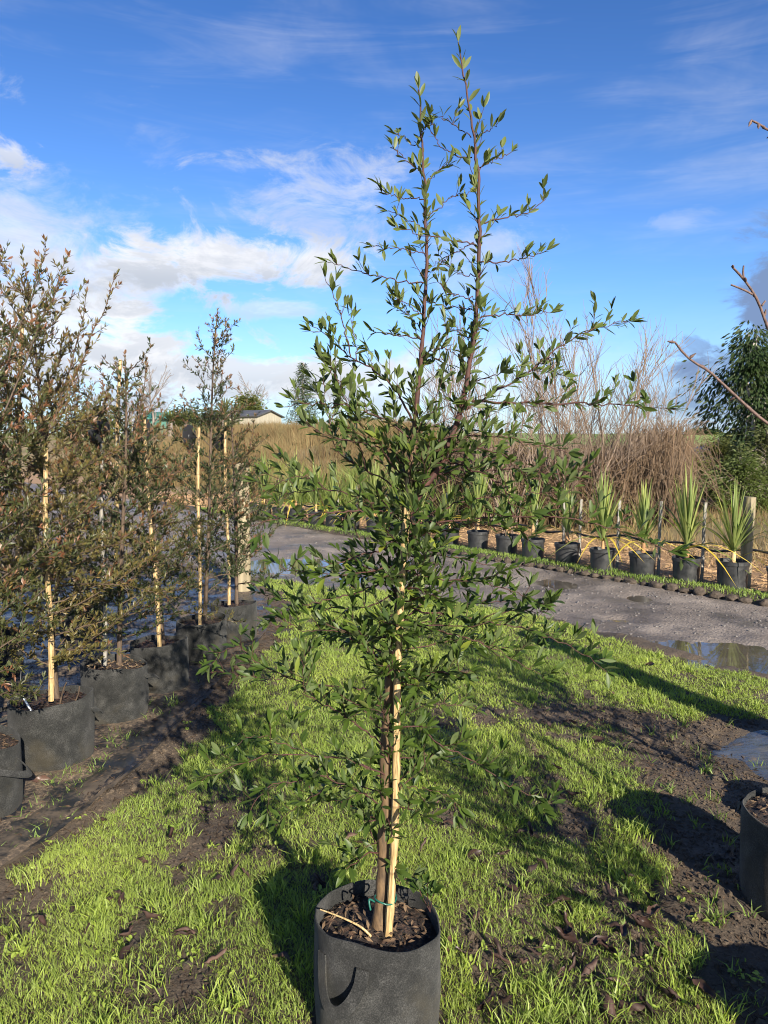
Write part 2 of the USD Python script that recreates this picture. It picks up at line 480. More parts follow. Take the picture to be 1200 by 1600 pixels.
def mat_look(g):
    p = g.pos()
    n = g.noise(p, 3.5, 6, 0.6)
    f = g.noise(p, 45, 5, 0.7)
    dirt = g.smooth(g.m('add', g.m('multiply', n, 0.75), g.m('multiply', f, 0.3)), 0.46, 0.60)
    wv = g.add('wave_texture', 'fac', vector=g.map(p, rot=(0, 0, 0.6)), scale=120.0)
    dirtcol = g.ramp(g.noise(p, 70, 5, 0.7), [(0.3, (0.036, 0.026, 0.018)), (0.52, (0.11, 0.080, 0.052)), (0.7, (0.30, 0.21, 0.125))])
    col = g.mix(dirt, (0.014, 0.016, 0.022), dirtcol)
    return dict(base_color=col, roughness=g.rng(g.m('add', dirt, g.m('multiply', g.noise(p, 6, 4), 0.3)), 0.05, 1.0, 0.10, 0.85), specular_ior_level=0.6,
                normal=g.bump(g.m('add', g.m('multiply', wv, 0.02), g.m('add', g.m('multiply', g.noise(p, 9, 4), 0.35), g.m('multiply', f, 0.3))), 0.5, 0.02))


M['mat'] = principled('weed_mat', mat_look)


def mat_clean(g):
    p = g.pos()
    n = g.noise(p, 6, 6, 0.6)
    dirt = g.smooth(n, 0.56, 0.68)
    wv = g.noise(g.map(p, rot=(0, 0, -0.7), scale=(1, 5, 1)), 7, 4)
    return dict(base_color=g.mix(dirt, (0.055, 0.060, 0.070), (0.09, 0.07, 0.05)), roughness=g.rng(dirt, 0, 1, 0.10, 0.7), specular_ior_level=1.0, normal=g.bump(wv, 0.6, 0.02))


M['matclean'] = principled('weed_mat_wet', mat_clean)


def mat_strip(g):
    p = g.pos()
    n = g.noise(p, 5, 6, 0.62)
    dirt = g.smooth(g.m('add', g.m('multiply', n, 0.7), g.m('multiply', g.noise(p, 45, 5, 0.7), 0.35)), 0.44, 0.62)
    return dict(base_color=g.mix(g.m('multiply', dirt, 0.85), (0.017, 0.019, 0.022), (0.085, 0.064, 0.044)), roughness=g.rng(dirt, 0, 1, 0.36, 0.8), specular_ior_level=0.5, normal=g.bump(g.noise(g.map(p, scale=(1, 0.4, 1)), 14, 4), 0.5, 0.01))


M['matstrip'] = principled('weed_mat_strip', mat_strip)


def lane_look(g):
    p = g.pos()
    n = g.noise(p, 1.6, 6, 0.6)
    f = g.noise(p, 60, 5, 0.75)
    v = g.add('voronoi_texture', 'distance', vector=p, scale=38.0)
    wet = g.smooth(g.noise(g.map(p, scale=(1, 1, 1), loc=(5, 2, 0)), 1.3, 5, 0.6), 0.46, 0.62)
    col = g.ramp(g.m('add', g.m('multiply', n, 0.55), g.m('multiply', f, 0.45)), [(0.32, (0.080, 0.063, 0.052)), (0.5, (0.170, 0.142, 0.122)), (0.66, (0.31, 0.262, 0.225))])
    col = g.mix(g.m('multiply', wet, 0.55), col, (0.055, 0.048, 0.045))
    return dict(base_color=col, roughness=g.rng(wet, 0, 1, 0.75, 0.22), normal=g.bump(g.m('subtract', g.m('add', f, n), g.m('multiply', v, 0.6)), 0.6, 0.03))


M['lane'] = principled('wet_gravel', lane_look)
M['stone'] = principled('pale_stone', lambda g: dict(base_color=g.ramp(g.m('fraction', g.m('add', g.island(), 0.0)), [(0, (0.10, 0.09, 0.085)), (0.8, (0.25, 0.23, 0.21)), (1, (0.6, 0.58, 0.55))]), roughness=0.6))
M['litter'] = leaf_look('litter_scraps', [(0, (0.03, 0.02, 0.014)), (0.6, (0.10, 0.065, 0.04)), (1, (0.34, 0.24, 0.14))], rough=0.8, trans=0.05, tcol=(1, 1, 1), spec=0.2)
M['clod'] = principled('earth_clod', lambda g: dict(base_color=g.ramp(g.noise(g.pos(), 18, 5, 0.65), [(0.3, (0.026, 0.019, 0.013)), (0.7, (0.085, 0.063, 0.046))]), roughness=0.85, normal=g.bump(g.noise(g.pos(), 60, 5, 0.7), 0.8, 0.01)))


def ground_look(g):
    p = g.pos()
    s = g.add('separate_xyz', 'x', vector=p)
    y = g.add('separate_xyz', 'y', vector=p)
    sd = g.m('add', g.m('multiply', s, 0.785), g.m('multiply', y, 0.62))
    n = g.noise(p, 2.2, 6, 0.6)
    f = g.noise(p, 55, 6, 0.75)
    c = g.noise(g.map(p, loc=(4, 4, 0)), 220, 4, 0.7)
    k = g.m('add', g.m('multiply', n, 0.4), g.m('add', g.m('multiply', f, 0.4), g.m('multiply', c, 0.2)))
    soil = g.ramp(k, [(0.3, (0.026, 0.019, 0.014)), (0.46, (0.075, 0.055, 0.038)), (0.58, (0.14, 0.102, 0.068)), (0.7, (0.27, 0.19, 0.115))])
    mulch = g.ramp(g.m('add', g.m('multiply', f, 0.5), g.m('multiply', c, 0.5)), [(0.3, (0.16, 0.09, 0.045)), (0.55, (0.34, 0.21, 0.11)), (0.75, (0.5, 0.35, 0.2))])
    field = g.ramp(g.noise(p, 0.12, 6, 0.6), [(0.35, (0.11, 0.10, 0.035)), (0.5, (0.20, 0.145, 0.065)), (0.65, (0.26, 0.19, 0.095))])
    past = g.ramp(g.noise(p, 0.02, 5, 0.6), [(0.35, (0.10, 0.17, 0.025)), (0.6, (0.16, 0.22, 0.035))])
    col = g.mix(g.smooth(sd, 8.05, 8.3), soil, mulch)
    col = g.mix(g.smooth(g.m('add', sd, g.m('multiply', n, 2.0)), 10.5, 13.0), col, field)
    col = g.mix(g.smooth(y, 95.0, 125.0), col, past)
    wet = g.m('multiply', g.smooth(g.noise(g.map(p, loc=(2, 9, 0)), 1.7, 5, 0.6), 0.5, 0.66), g.smooth(sd, 7.9, 7.6))
    return dict(base_color=g.mix(g.m('multiply', wet, 0.45), col, (0.014, 0.010, 0.008)), roughness=g.rng(wet, 0, 1, 0.85, 0.35), normal=g.bump(g.m('add', g.m('multiply', f, 0.8), g.m('multiply', c, 0.25)), 1.0, 0.025))


M['ground'] = principled('soil_ground', ground_look)
# ------------------------------------------------------------------ the ground
KN, KD = np.array([0.785, 0.62]), np.array([-0.62, 0.785])      # across and along the lane; kerb at s = 7.83
near_s = PchipInterpolator([-12, 0, 2.5, 4.45, 6.3, 8.1, 11, 16, 40], [5.3, 5.4, 5.43, 5.6, 5.25, 4.5, 4.1, 3.6, 3.4])


def sa(x, y):
    return x * KN[0] + y * KN[1], x * KD[0] + y * KD[1]


LAWN = gpoly([(-60, 1460), (70, 1345), (150, 1290), (235, 1235), (320, 1150), (345, 1090), (395, 1035), (450, 985), (470, 945), (400, 915), (470, 897), (560, 893), (640, 900), (760, 935),
              (880, 975), (1000, 1015), (1230, 1075), (1230, 1128), (1090, 1122), (960, 1108), (900, 1112), (960, 1150), (1005, 1215), (1010, 1290), (1035, 1370), (1075, 1440), (1120, 1520), (1190, 1640), (1100, 1750), (-100, 1750)])
MATL = gpoly([(-150, 1480), (10, 1352), (120, 1272), (230, 1186), (310, 1096), (372, 1040), (415, 992), (424, 950), (396, 917), (300, 903), (140, 905), (-330, 935), (-1150, 1200), (-1100, 1500)])
MATR = gpoly([(1088, 1176), (1120, 1152), (1165, 1140), (1260, 1145), (1300, 1300), (1200, 1236), (1168, 1215), (1150, 1192), (1118, 1190)])
LANE_PUDDLES = [(470, 884, 95, 15), (1075, 1016, 140, 24), (1165, 1044, 80, 15), (868, 911, 30, 7), (1000, 935, 26, 7), (640, 880, 60, 8), (965, 968, 26, 4), (560, 905, 50, 5)]
puddles = []
for px, py, rx, ry in LANE_PUDDLES:
    c, e = GR(px, py), GR(px + rx, py)
    puddles.append((c[0], c[1], abs(e[0] - c[0]), abs(GR(px, py - ry)[1] - GR(px, py + ry)[1]) / 2))
WATER_Z = -0.014


def lane_z(x, y):
    q = np.stack([x, y, np.zeros_like(x)], -1)
    s, a = sa(x, y)
    z = (fbm(q * 1.1, 4, 11) - 0.5) * 0.045 + (fbm(q * 9, 3, 12) - 0.5) * 0.022 + 0.012
    ns = near_s(a)
    w = np.clip((s - ns) / np.maximum(7.83 - ns, 0.5), 0, 1)
    z += -0.012 * np.exp(-((w - 0.28) / 0.1) ** 2) - 0.012 * np.exp(-((w - 0.72) / 0.1) ** 2)
    z -= 0.06 * sstep(s, ns + 0.12, ns - 0.14)
    for cx, cy, rx, ry in puddles:
        d = ((x - cx) / rx) ** 2 + ((y - cy) / ry) ** 2
        z -= 0.045 * np.exp(-d * 1.0)
    return z


def hill(x, y):
    """The rise of the land beyond the row of pots."""
    s, a = sa(x, y)
    left = sstep(x / np.maximum(y, 1.0), 0.28, -0.02)
    z = sstep(s, 11.5, 24.0) * (0.35 + 1.75 * left)
    z = z + sstep(y, 45, 130) * (0.7 * left) + sstep(y, 60, 210) * 3.2 * (1 - left) + sstep(y, 300, 900) * 6.0
    q = np.stack([x, y, np.zeros_like(x)], -1)
    z = z + (fbm(q * 0.06, 3, 5) - 0.5) * 0.8 * sstep(s, 13, 40) + (fbm(q * 0.011, 3, 6) - 0.5) * 8.0 * sstep(y, 140, 600)
    return z


def ground_z(x, y):
    x, y = np.asarray(x, float), np.asarray(y, float)
    q = np.stack([x, y, np.zeros_like(x)], -1)
    s, a = sa(x, y)
    near = sstep(y, 16, 9)
    z = (fbm(q * 1.6, 3, 1) - 0.5) * 0.05 * near
    bumps = sstep(s, 7.4, 6.0) * near
    z = z + (fbm(q * 13, 3, 2) - 0.5) * 0.030 * bumps
    ns = near_s(a)
    inlane = sstep(s, ns + 0.02, ns + 0.30) * sstep(s, 7.86, 7.74) * sstep(a, -11.5, -10.8)
    return z * (1 - inlane) - 0.09 * inlane + hill(x, y)


def grow_axis(a, b, step, far, ratio):
    out = list(np.arange(a, b, step))
    d, v = step, b
    while v < far:
        out.append(v)
        d *= ratio
        v += d
    d, v, head = step, a, []
    while v > -far:
        d *= ratio
        v -= d
        head.append(v)
    return np.array(head[::-1] + out)


gx_, gy_ = grow_axis(-3.2, 4.4, 0.03, 4500, 1.12), grow_axis(1.3, 9.5, 0.03, 4500, 1.11)
XX, YY = np.meshgrid(gx_, gy_)
ZZ = ground_z(XX, YY)
nx, ny = len(gx_), len(gy_)
i = np.arange(ny - 1)[:, None] * nx + np.arange(nx - 1)[None]
gf = np.vstack([np.stack([i, i + 1, i + nx + 1], -1).reshape(-1, 3), np.stack([i, i + nx + 1, i + nx], -1).reshape(-1, 3)])
solo('ground', (np.c_[XX.ravel(), YY.ravel(), ZZ.ravel()], gf), M['ground'], 'dark wet soil under the lawn, running on to straw and far fields', smooth=True, kind='structure')


def grid_between(a0, a1, na, lo, hi, ns_, zfun):
    aa = np.linspace(a0, a1, na)
    w = np.linspace(0, 1, ns_)
    A = np.repeat(aa[:, None], ns_, 1)
    SS = lo(aa)[:, None] * (1 - w) + hi(aa)[:, None] * w
    x, y = SS * KN[0] + A * KD[0], SS * KN[1] + A * KD[1]
    v = np.stack([x, y, zfun(x, y)], -1).reshape(-1, 3)
    i = np.arange(na - 1)[:, None] * ns_ + np.arange(ns_ - 1)[None]
    f = np.vstack([np.stack([i, i + 1, i + ns_ + 1], -1).reshape(-1, 3), np.stack([i, i + ns_ + 1, i + ns_], -1).reshape(-1, 3)])
    return v, f


solo('lane', grid_between(-10.5, 34, 1000, lambda a: near_s(a) - 0.14, lambda a: np.full_like(a, 7.83), 90, lane_z), M['lane'], 'grey wet gravel lane curving past the lawn', smooth=True, kind='structure')
for k, (cx, cy, rx, ry) in enumerate(puddles):
    u = np.linspace(0, 2 * math.pi, 48, endpoint=False)
    rr = 1.15 + 0.25 * (fbm(np.c_[np.cos(u) * 2, np.sin(u) * 2, np.full_like(u, k * 3.0)], 3, 9) - 0.5)
    ring = np.c_[cx + rx * rr * np.cos(u), cy + ry * rr * np.sin(u), np.full_like(u, WATER_Z - 0.0004 * k)]
    v = np.vstack([[[cx, cy, WATER_Z - 0.0004 * k]], ring])
    j = np.arange(48)
    solo('puddle', (v, np.c_[np.zeros(48, int), 1 + j, 1 + (j + 1) % 48]), M['water'], 'shallow brown puddle on the gravel lane', kind='structure')


def wrinkle(x, y):
    q = np.stack([x, y, np.zeros_like(x)], -1)
    return ground_z(x, y) * 0.8 + 0.008 + np.abs(fbm(q * np.array([3.0, 1.2, 1]), 3, 21) - 0.5) * 0.03


def tucked(poly, extra, depth=0.035, band=0.10):
    """A mat whose edge runs unevenly into the soil."""
    def z(x, y):
        d = shapely.distance(shapely.points(x, y), poly.exterior)
        w = fbm(np.stack([x * 6, y * 6, np.zeros_like(x)], -1), 3, 71)
        return wrinkle(x, y) + extra - depth * sstep(d, band * 2.0 * w, 0.0)
    return z


solo('weed_mat', sheet(MATL, 0.045, wrinkle, 0.008), M['mat'], 'black weed mat strewn with brown litter under the left row of potted trees', smooth=True, kind='structure')
solo('weed_mat', sheet(MATR, 0.02, tucked(MATR, 0.004, 0.03, 0.12)), M['matclean'], 'wet shining black weed mat in the mud at the right edge', smooth=True, kind='structure')

STRIP = gpoly([(-20, 1372), (60, 1320), (130, 1272), (225, 1192), (300, 1112), (335, 1080), (305, 1078), (255, 1112), (190, 1166), (110, 1226), (60, 1262), (0, 1302), (-60, 1330)])
solo('weed_mat', sheet(STRIP, 0.02, tucked(STRIP, 0.016, 0.016, 0.11)), M['matstrip'], 'smooth dark strip of weed mat along the lawn edge of the left row', smooth=True, kind='structure')

# grass verge along the far side of the lane, with the row of tyre-pressed clods as its kerb
rg = np.random.default_rng(5)


def verge_z(x, y):
    s, a = sa(x, y)
    q = np.stack([x, y, np.zeros_like(x)], -1)
    return 0.055 * sstep(s, 7.70, 7.82) * sstep(s, 8.12, 8.0) + (fbm(q * 7, 3, 3) - 0.5) * 0.02 - 0.02 * sstep(s, 7.76, 7.70) + 0.01


verge = Thing('grass_verge', 'narrow strip of short green turf edging the far side of the lane', 'verge', kind='structure')
verge.part('turf_base', grid_between(-7, 20, 500, lambda a: np.full_like(a, 7.69), lambda a: np.full_like(a, 8.14), 12, verge_z), M['clod'], True)
for k in range(64):
    a = -1.4 + k * 0.172 + rg.normal(0, 0.012)
    s = 7.70 + rg.normal(0, 0.012)
    m = trimesh.creation.icosphere(2, 1.0)
    v = np.array(m.vertices)
    v *= (1 + 1.3 * (fbm(v * 2.3 + k * 7.3, 4, k) - 0.5))[:, None]
    v = np.sign(v) * np.abs(v) ** 0.85
    v *= np.array([0.055, 0.056 + rg.normal(0, 0.014), 0.040 + rg.normal(0, 0.011)])
    c = np.array([s * KN[0] + a * KD[0], s * KN[1] + a * KD[1], 0.030])
    v = v[:, :1] * np.r_[KN, 0] + v[:, 1:2] * np.r_[KD, 0] + v[:, 2:] * np.array([0, 0, 1]) + c
    verge.part('clod', (v, np.array(m.faces)), M['clod'], True)


def tuft_field(x, y, z, L, W, rng, up=1.0, leanw=0.55, wind=(0, 0)):
    n = len(x)
    ang = rng.uniform(0, 2 * math.pi, n)
    hor = np.c_[np.cos(ang), np.sin(ang), np.zeros(n)]
    D = np.c_[rng.normal(0, 0.28, (n, 2)) + np.array(wind), np.full(n, up)]
    lean = hor * rng.uniform(0.1, leanw * 2, n)[:, None]
    sd = rng.uniform(0, 2 * math.pi, n)
    return blades(np.c_[x, y, z], D, np.c_[np.cos(sd), np.sin(sd), np.zeros(n)], L, W, lean)


# verge blades
n = 16000
a, s = rg.uniform(-5, 17, n), rg.uniform(7.74, 8.12, n)
vx, vy = s * KN[0] + a * KD[0], s * KN[1] + a * KD[1]
verge.part('turf', tuft_field(vx, vy, verge_z(vx, vy), rg.uniform(0.025, 0.06, n), 0.008, rg), M['grass'], kind='stuff')

# ------------------------------------------------------------------ the lawn
MUD = [(265, 1530, 95, 60), (345, 1285, 40, 62), (225, 1440, 20, 25), (890, 1115, 90, 30), (1005, 1180, 40, 50), (850, 1490, 90, 45), (955, 1550, 70, 70), (1000, 1470, 60, 60), (800, 1395, 40, 45), (960, 1400, 30, 50),
       (420, 1330, 35, 14), (500, 1385, 20, 18), (15, 1450, 60, 80), (885, 1260, 12, 60), (840, 1190, 14, 60), (300, 1330, 25, 40), (380, 1560, 30, 50), (770, 1490, 14, 50), (700, 1275, 30, 20)]
mudg = []
for px, py, rx, ry in MUD:
    c = GR(px, py)
    mudg.append((c[0], c[1], abs(GR(px + rx, py)[0] - c[0]), abs(GR(px, py - ry)[1] - GR(px, py + ry)[1]) / 2))


def mud(x, y):
    q = np.stack([x, y, np.zeros_like(x)], -1)
    m = np.zeros_like(x)
    for cx, cy, rx, ry in mudg:
        m = np.maximum(m, np.exp(-0.9 * (((x - cx) / rx) ** 2 + ((y - cy) / ry) ** 2)))
    w = fbm(q * 7, 3, 31)
    streak = fbm(q * np.array([6.0, 2.0, 1]), 3, 33)
    return np.clip(m * (0.35 + w * 1.1) + 0.75 * sstep(w * 0.5 + streak * 0.5, 0.58, 0.72), 0, 1)


gv = Bag()
tiers = [(1.6, 3.0, 26500, 0.0023), (3.0, 4.3, 19000, 0.0029), (4.3, 6.0, 12000, 0.0039), (6.0, 9.6, 7000, 0.0060)]
for y0, y1, dens, wd in tiers:
    xw = y1 * 0.56
    n = int(dens * (y1 - y0) * 2 * xw)
    x, y = rg.uniform(-xw, xw, n), rg.uniform(y0, y1, n)
    edge = (fbm(np.c_[x * 5, y * 5, np.zeros(n)], 3, 41) - 0.5) * 0.35
    ins = shapely.contains_xy(LAWN, x + edge, y + edge * 0.7)
    pm = mud(x, y)
    keep = ins & (rg.random(n) > pm * 1.12) & (np.hypot(x + 0.018, y - 2.05) > 0.19)
    x, y, pm = x[keep], y[keep], pm[keep]
    n = len(x)
    lush = fbm(np.c_[x * 1.3, y * 1.3, np.full(n, 2.0)], 3, 44)
    L = (0.014 + 0.030 * rg.random(n) ** 1.8) * (0.6 + 0.9 * lush) * (1 - 0.4 * pm) * (1.2 if y0 < 2 else 1.0)
    gv.add(*tuft_field(x, y, ground_z(x, y) - 0.003, L, wd * rg.uniform(0.7, 1.25, n), rg, leanw=0.85, wind=(-0.1, 0.12)))
# longer tufts standing out here and there
for _ in range(420):
    t = rg.uniform(0, 1) ** 1.6
    y0 = 1.85 + 5.5 * t
    x0 = rg.uniform(-0.55, 0.55) * y0
    if not shapely.contains_xy(LAWN, x0, y0) or math.hypot(x0 + 0.018, y0 - 2.05) < 0.25:
        continue
    k = rg.integers(14, 40)
    x, y = x0 + rg.normal(0, 0.025, k), y0 + rg.normal(0, 0.025, k)
    gv.add(*tuft_field(x, y, ground_z(x, y), rg.uniform(0.04, 0.085, k), 0.0036 + 0.001 * y0 / 3, rg, leanw=0.8))
# little broad-leaved weeds among the blades
cl = Bag()
for _ in range(300):
    y0 = 1.8 + 4.5 * rg.random() ** 1.5
    x0 = rg.uniform(-0.55, 0.55) * y0
    if not shapely.contains_xy(LAWN.buffer(0.15), x0, y0) or math.hypot(x0 + 0.018, y0 - 2.05) < 0.22:
        continue
    k = rg.integers(4, 11)
    a_ = rg.uniform(0, 6.28, k)
    D = np.c_[np.cos(a_), np.sin(a_), rg.uniform(0.2, 0.9, k)]
    P = np.c_[x0 + rg.normal(0, 0.012, k), y0 + rg.normal(0, 0.012, k), np.full(k, float(ground_z(x0, y0)) + 0.008)]
    cl.add(*leaves(P, D, np.array([0, -0.2, 1.0]) + rg.normal(0, 0.3, (k, 3)), rg.uniform(0.012, 0.028, k), rg.uniform(0.006, 0.013, k)))
solo('lawn_weeds', cl.out(), M['grass'], 'small broad-leaved weeds growing low among the lawn grass', 'weeds', kind='stuff')
# thatch: flat dry blades between the green ones
n = 30000
y = 1.7 + 5.5 * rg.random(n) ** 1.4
x = rg.uniform(-0.56, 0.56, n) * y
ok = shapely.contains_xy(LAWN.buffer(0.1), x, y) & (np.hypot(x + 0.018, y - 2.05) > 0.19)
x, y = x[ok], y[ok]
n = len(x)
a_ = rg.uniform(0, 6.28, n)
solo('thatch', leaves(np.c_[x, y, ground_z(x, y) + rg.uniform(0.002, 0.016, n)], np.c_[np.cos(a_), np.sin(a_), rg.normal(0.1, 0.25, n)], np.c_[rg.normal(0, 0.4, (n, 2)), np.ones(n)], rg.uniform(0.015, 0.05, n), 0.0025 + 0.0007 * y, fine=False), M['litter'],
     'dead brown thatch matted at the foot of the grass', 'thatch', kind='stuff')
solo('lawn_grass', gv.out(), M['grass'], 'short bright green grass of the lawn around the big potted tree', 'grass', kind='stuff')

# sparse blades and weeds in the mud to the right and along the mat on the left
wv = Bag()
for k in range(150):
    if rg.random() < 0.5:
        p = GR(rg.uniform(960, 1190), rg.uniform(1120, 1590))
    else:
        u = rg.random()
        p = GR(20 + 380 * u + rg.normal(0, 14), 1330 - 370 * u + rg.normal(0, 16) - 10)
    k2 = rg.integers(4, 14)
    x, y = p[0] + rg.normal(0, 0.018, k2), p[1] + rg.normal(0, 0.018, k2)
    wv.add(*tuft_field(x, y, ground_z(x, y), rg.uniform(0.02, 0.07, k2), 0.005, rg, leanw=1.0))
solo('weed_grass', wv.out(), M['grass'], 'thin scattered weeds and grass sprouting from the bare mud', 'weeds', kind='stuff')

# litter: small brown flakes on the mat and the mud
lv = Bag()
n = 5200
x, y = rg.uniform(-2.6, -0.6, n), rg.uniform(2.3, 8.6, n)
inside = shapely.contains_xy(MATL.buffer(0.12), x, y)
x, y = x[inside], y[inside]
x2, y2 = rg.uniform(0.6, 2.0, 5200), rg.uniform(1.9, 5.2, 5200)
o = ~shapely.contains_xy(LAWN, x2, y2)
xa, ya = np.r_[x, x2[o]], np.r_[y, y2[o]]
# thick straw drift between the row and the lawn, further back
n = 9000
xs, ys = rg.uniform(-1.6, -0.5, n), rg.uniform(4.6, 8.9, n)
g_ = gpoly([(330, 1075), (375, 1050), (430, 1000), (480, 950), (440, 930), (425, 950), (415, 985), (400, 1010)])
o = shapely.contains_xy(g_.buffer(0.1), xs, ys)
xa, ya = np.r_[xa, xs[o]], np.r_[ya, ys[o]]
n = len(xa)
ang = rg.uniform(0, 2 * math.pi, n)
D = np.c_[np.cos(ang), np.sin(ang), rg.normal(0.05, 0.2, n)]
on = shapely.contains_xy(MATL, xa, ya)
lv.add(*leaves(np.c_[xa, ya, np.where(on, wrinkle(xa, ya) + np.where(shapely.contains_xy(STRIP, xa, ya), 0.021, 0.014), ground_z(xa, ya) + 0.006)], D, np.c_[rg.normal(0, 0.4, (n, 2)), np.ones(n)], rg.uniform(0.012, 0.05, n), rg.uniform(0.003, 0.010, n), fine=False))
solo('leaf_litter', lv.out(), M['litter'], 'brown scraps of leaf and straw scattered on mat and mud', 'litter', kind='stuff')

# loose stones on the lane
sv = Bag()
ico = trimesh.creation.icosphere(0, 1.0)
for k in range(4600):
    a_, w_ = rg.uniform(-2, 16), rg.uniform(0.03, 0.97)
    s_ = near_s(a_) * (1 - w_) + 7.7 * w_
    x, y = s_ * KN[0] + a_ * KD[0], s_ * KN[1] + a_ * KD[1]
    v = np.array(ico.vertices) * rg.uniform(0.6, 1.3, (12, 1)) * (0.003 + 0.017 * rg.random() ** 3) * np.array([1, 1, 0.7])
    sv.add(v + np.array([x, y, float(lane_z(np.array([x]), np.array([y]))[0]) + 0.002]), np.array(ico.faces))
solo('loose_stones', sv.out(), M['stone'], 'small pale stones loose on the gravel lane', 'stones', kind='stuff')

# soil crumbs on the bare earth nearby
cv = Bag()
n = 26000
x, y = rg.uniform(-1.4, 2.2, n), rg.uniform(1.7, 6.0, n)
ok = (mud(x, y) > 0.5) | ~shapely.contains_xy(LAWN, x, y)
ok &= ~shapely.contains_xy(MATL, x, y) & ~shapely.contains_xy(MATR, x, y) & (sa(x, y)[0] < near_s(sa(x, y)[1]))
x, y = x[ok], y[ok]
n = len(x)
r = rg.uniform(0.002, 0.008, n) * (1 + 1.6 * (rg.random(n) > 0.95))
V = np.array(ico.vertices)[None] * rg.uniform(0.6, 1.3, (n, 12, 1)) * r[:, None, None] + np.stack([x, y, ground_z(x, y) + 0.002], -1)[:, None]
F = np.array(ico.faces)[None] + (np.arange(n) * 12)[:, None, None]
solo('soil_crumbs', (V.reshape(-1, 3), F.reshape(-1, 3)), M['ground'], 'crumbs of dark wet soil on the bare patches', 'soil', kind='stuff')
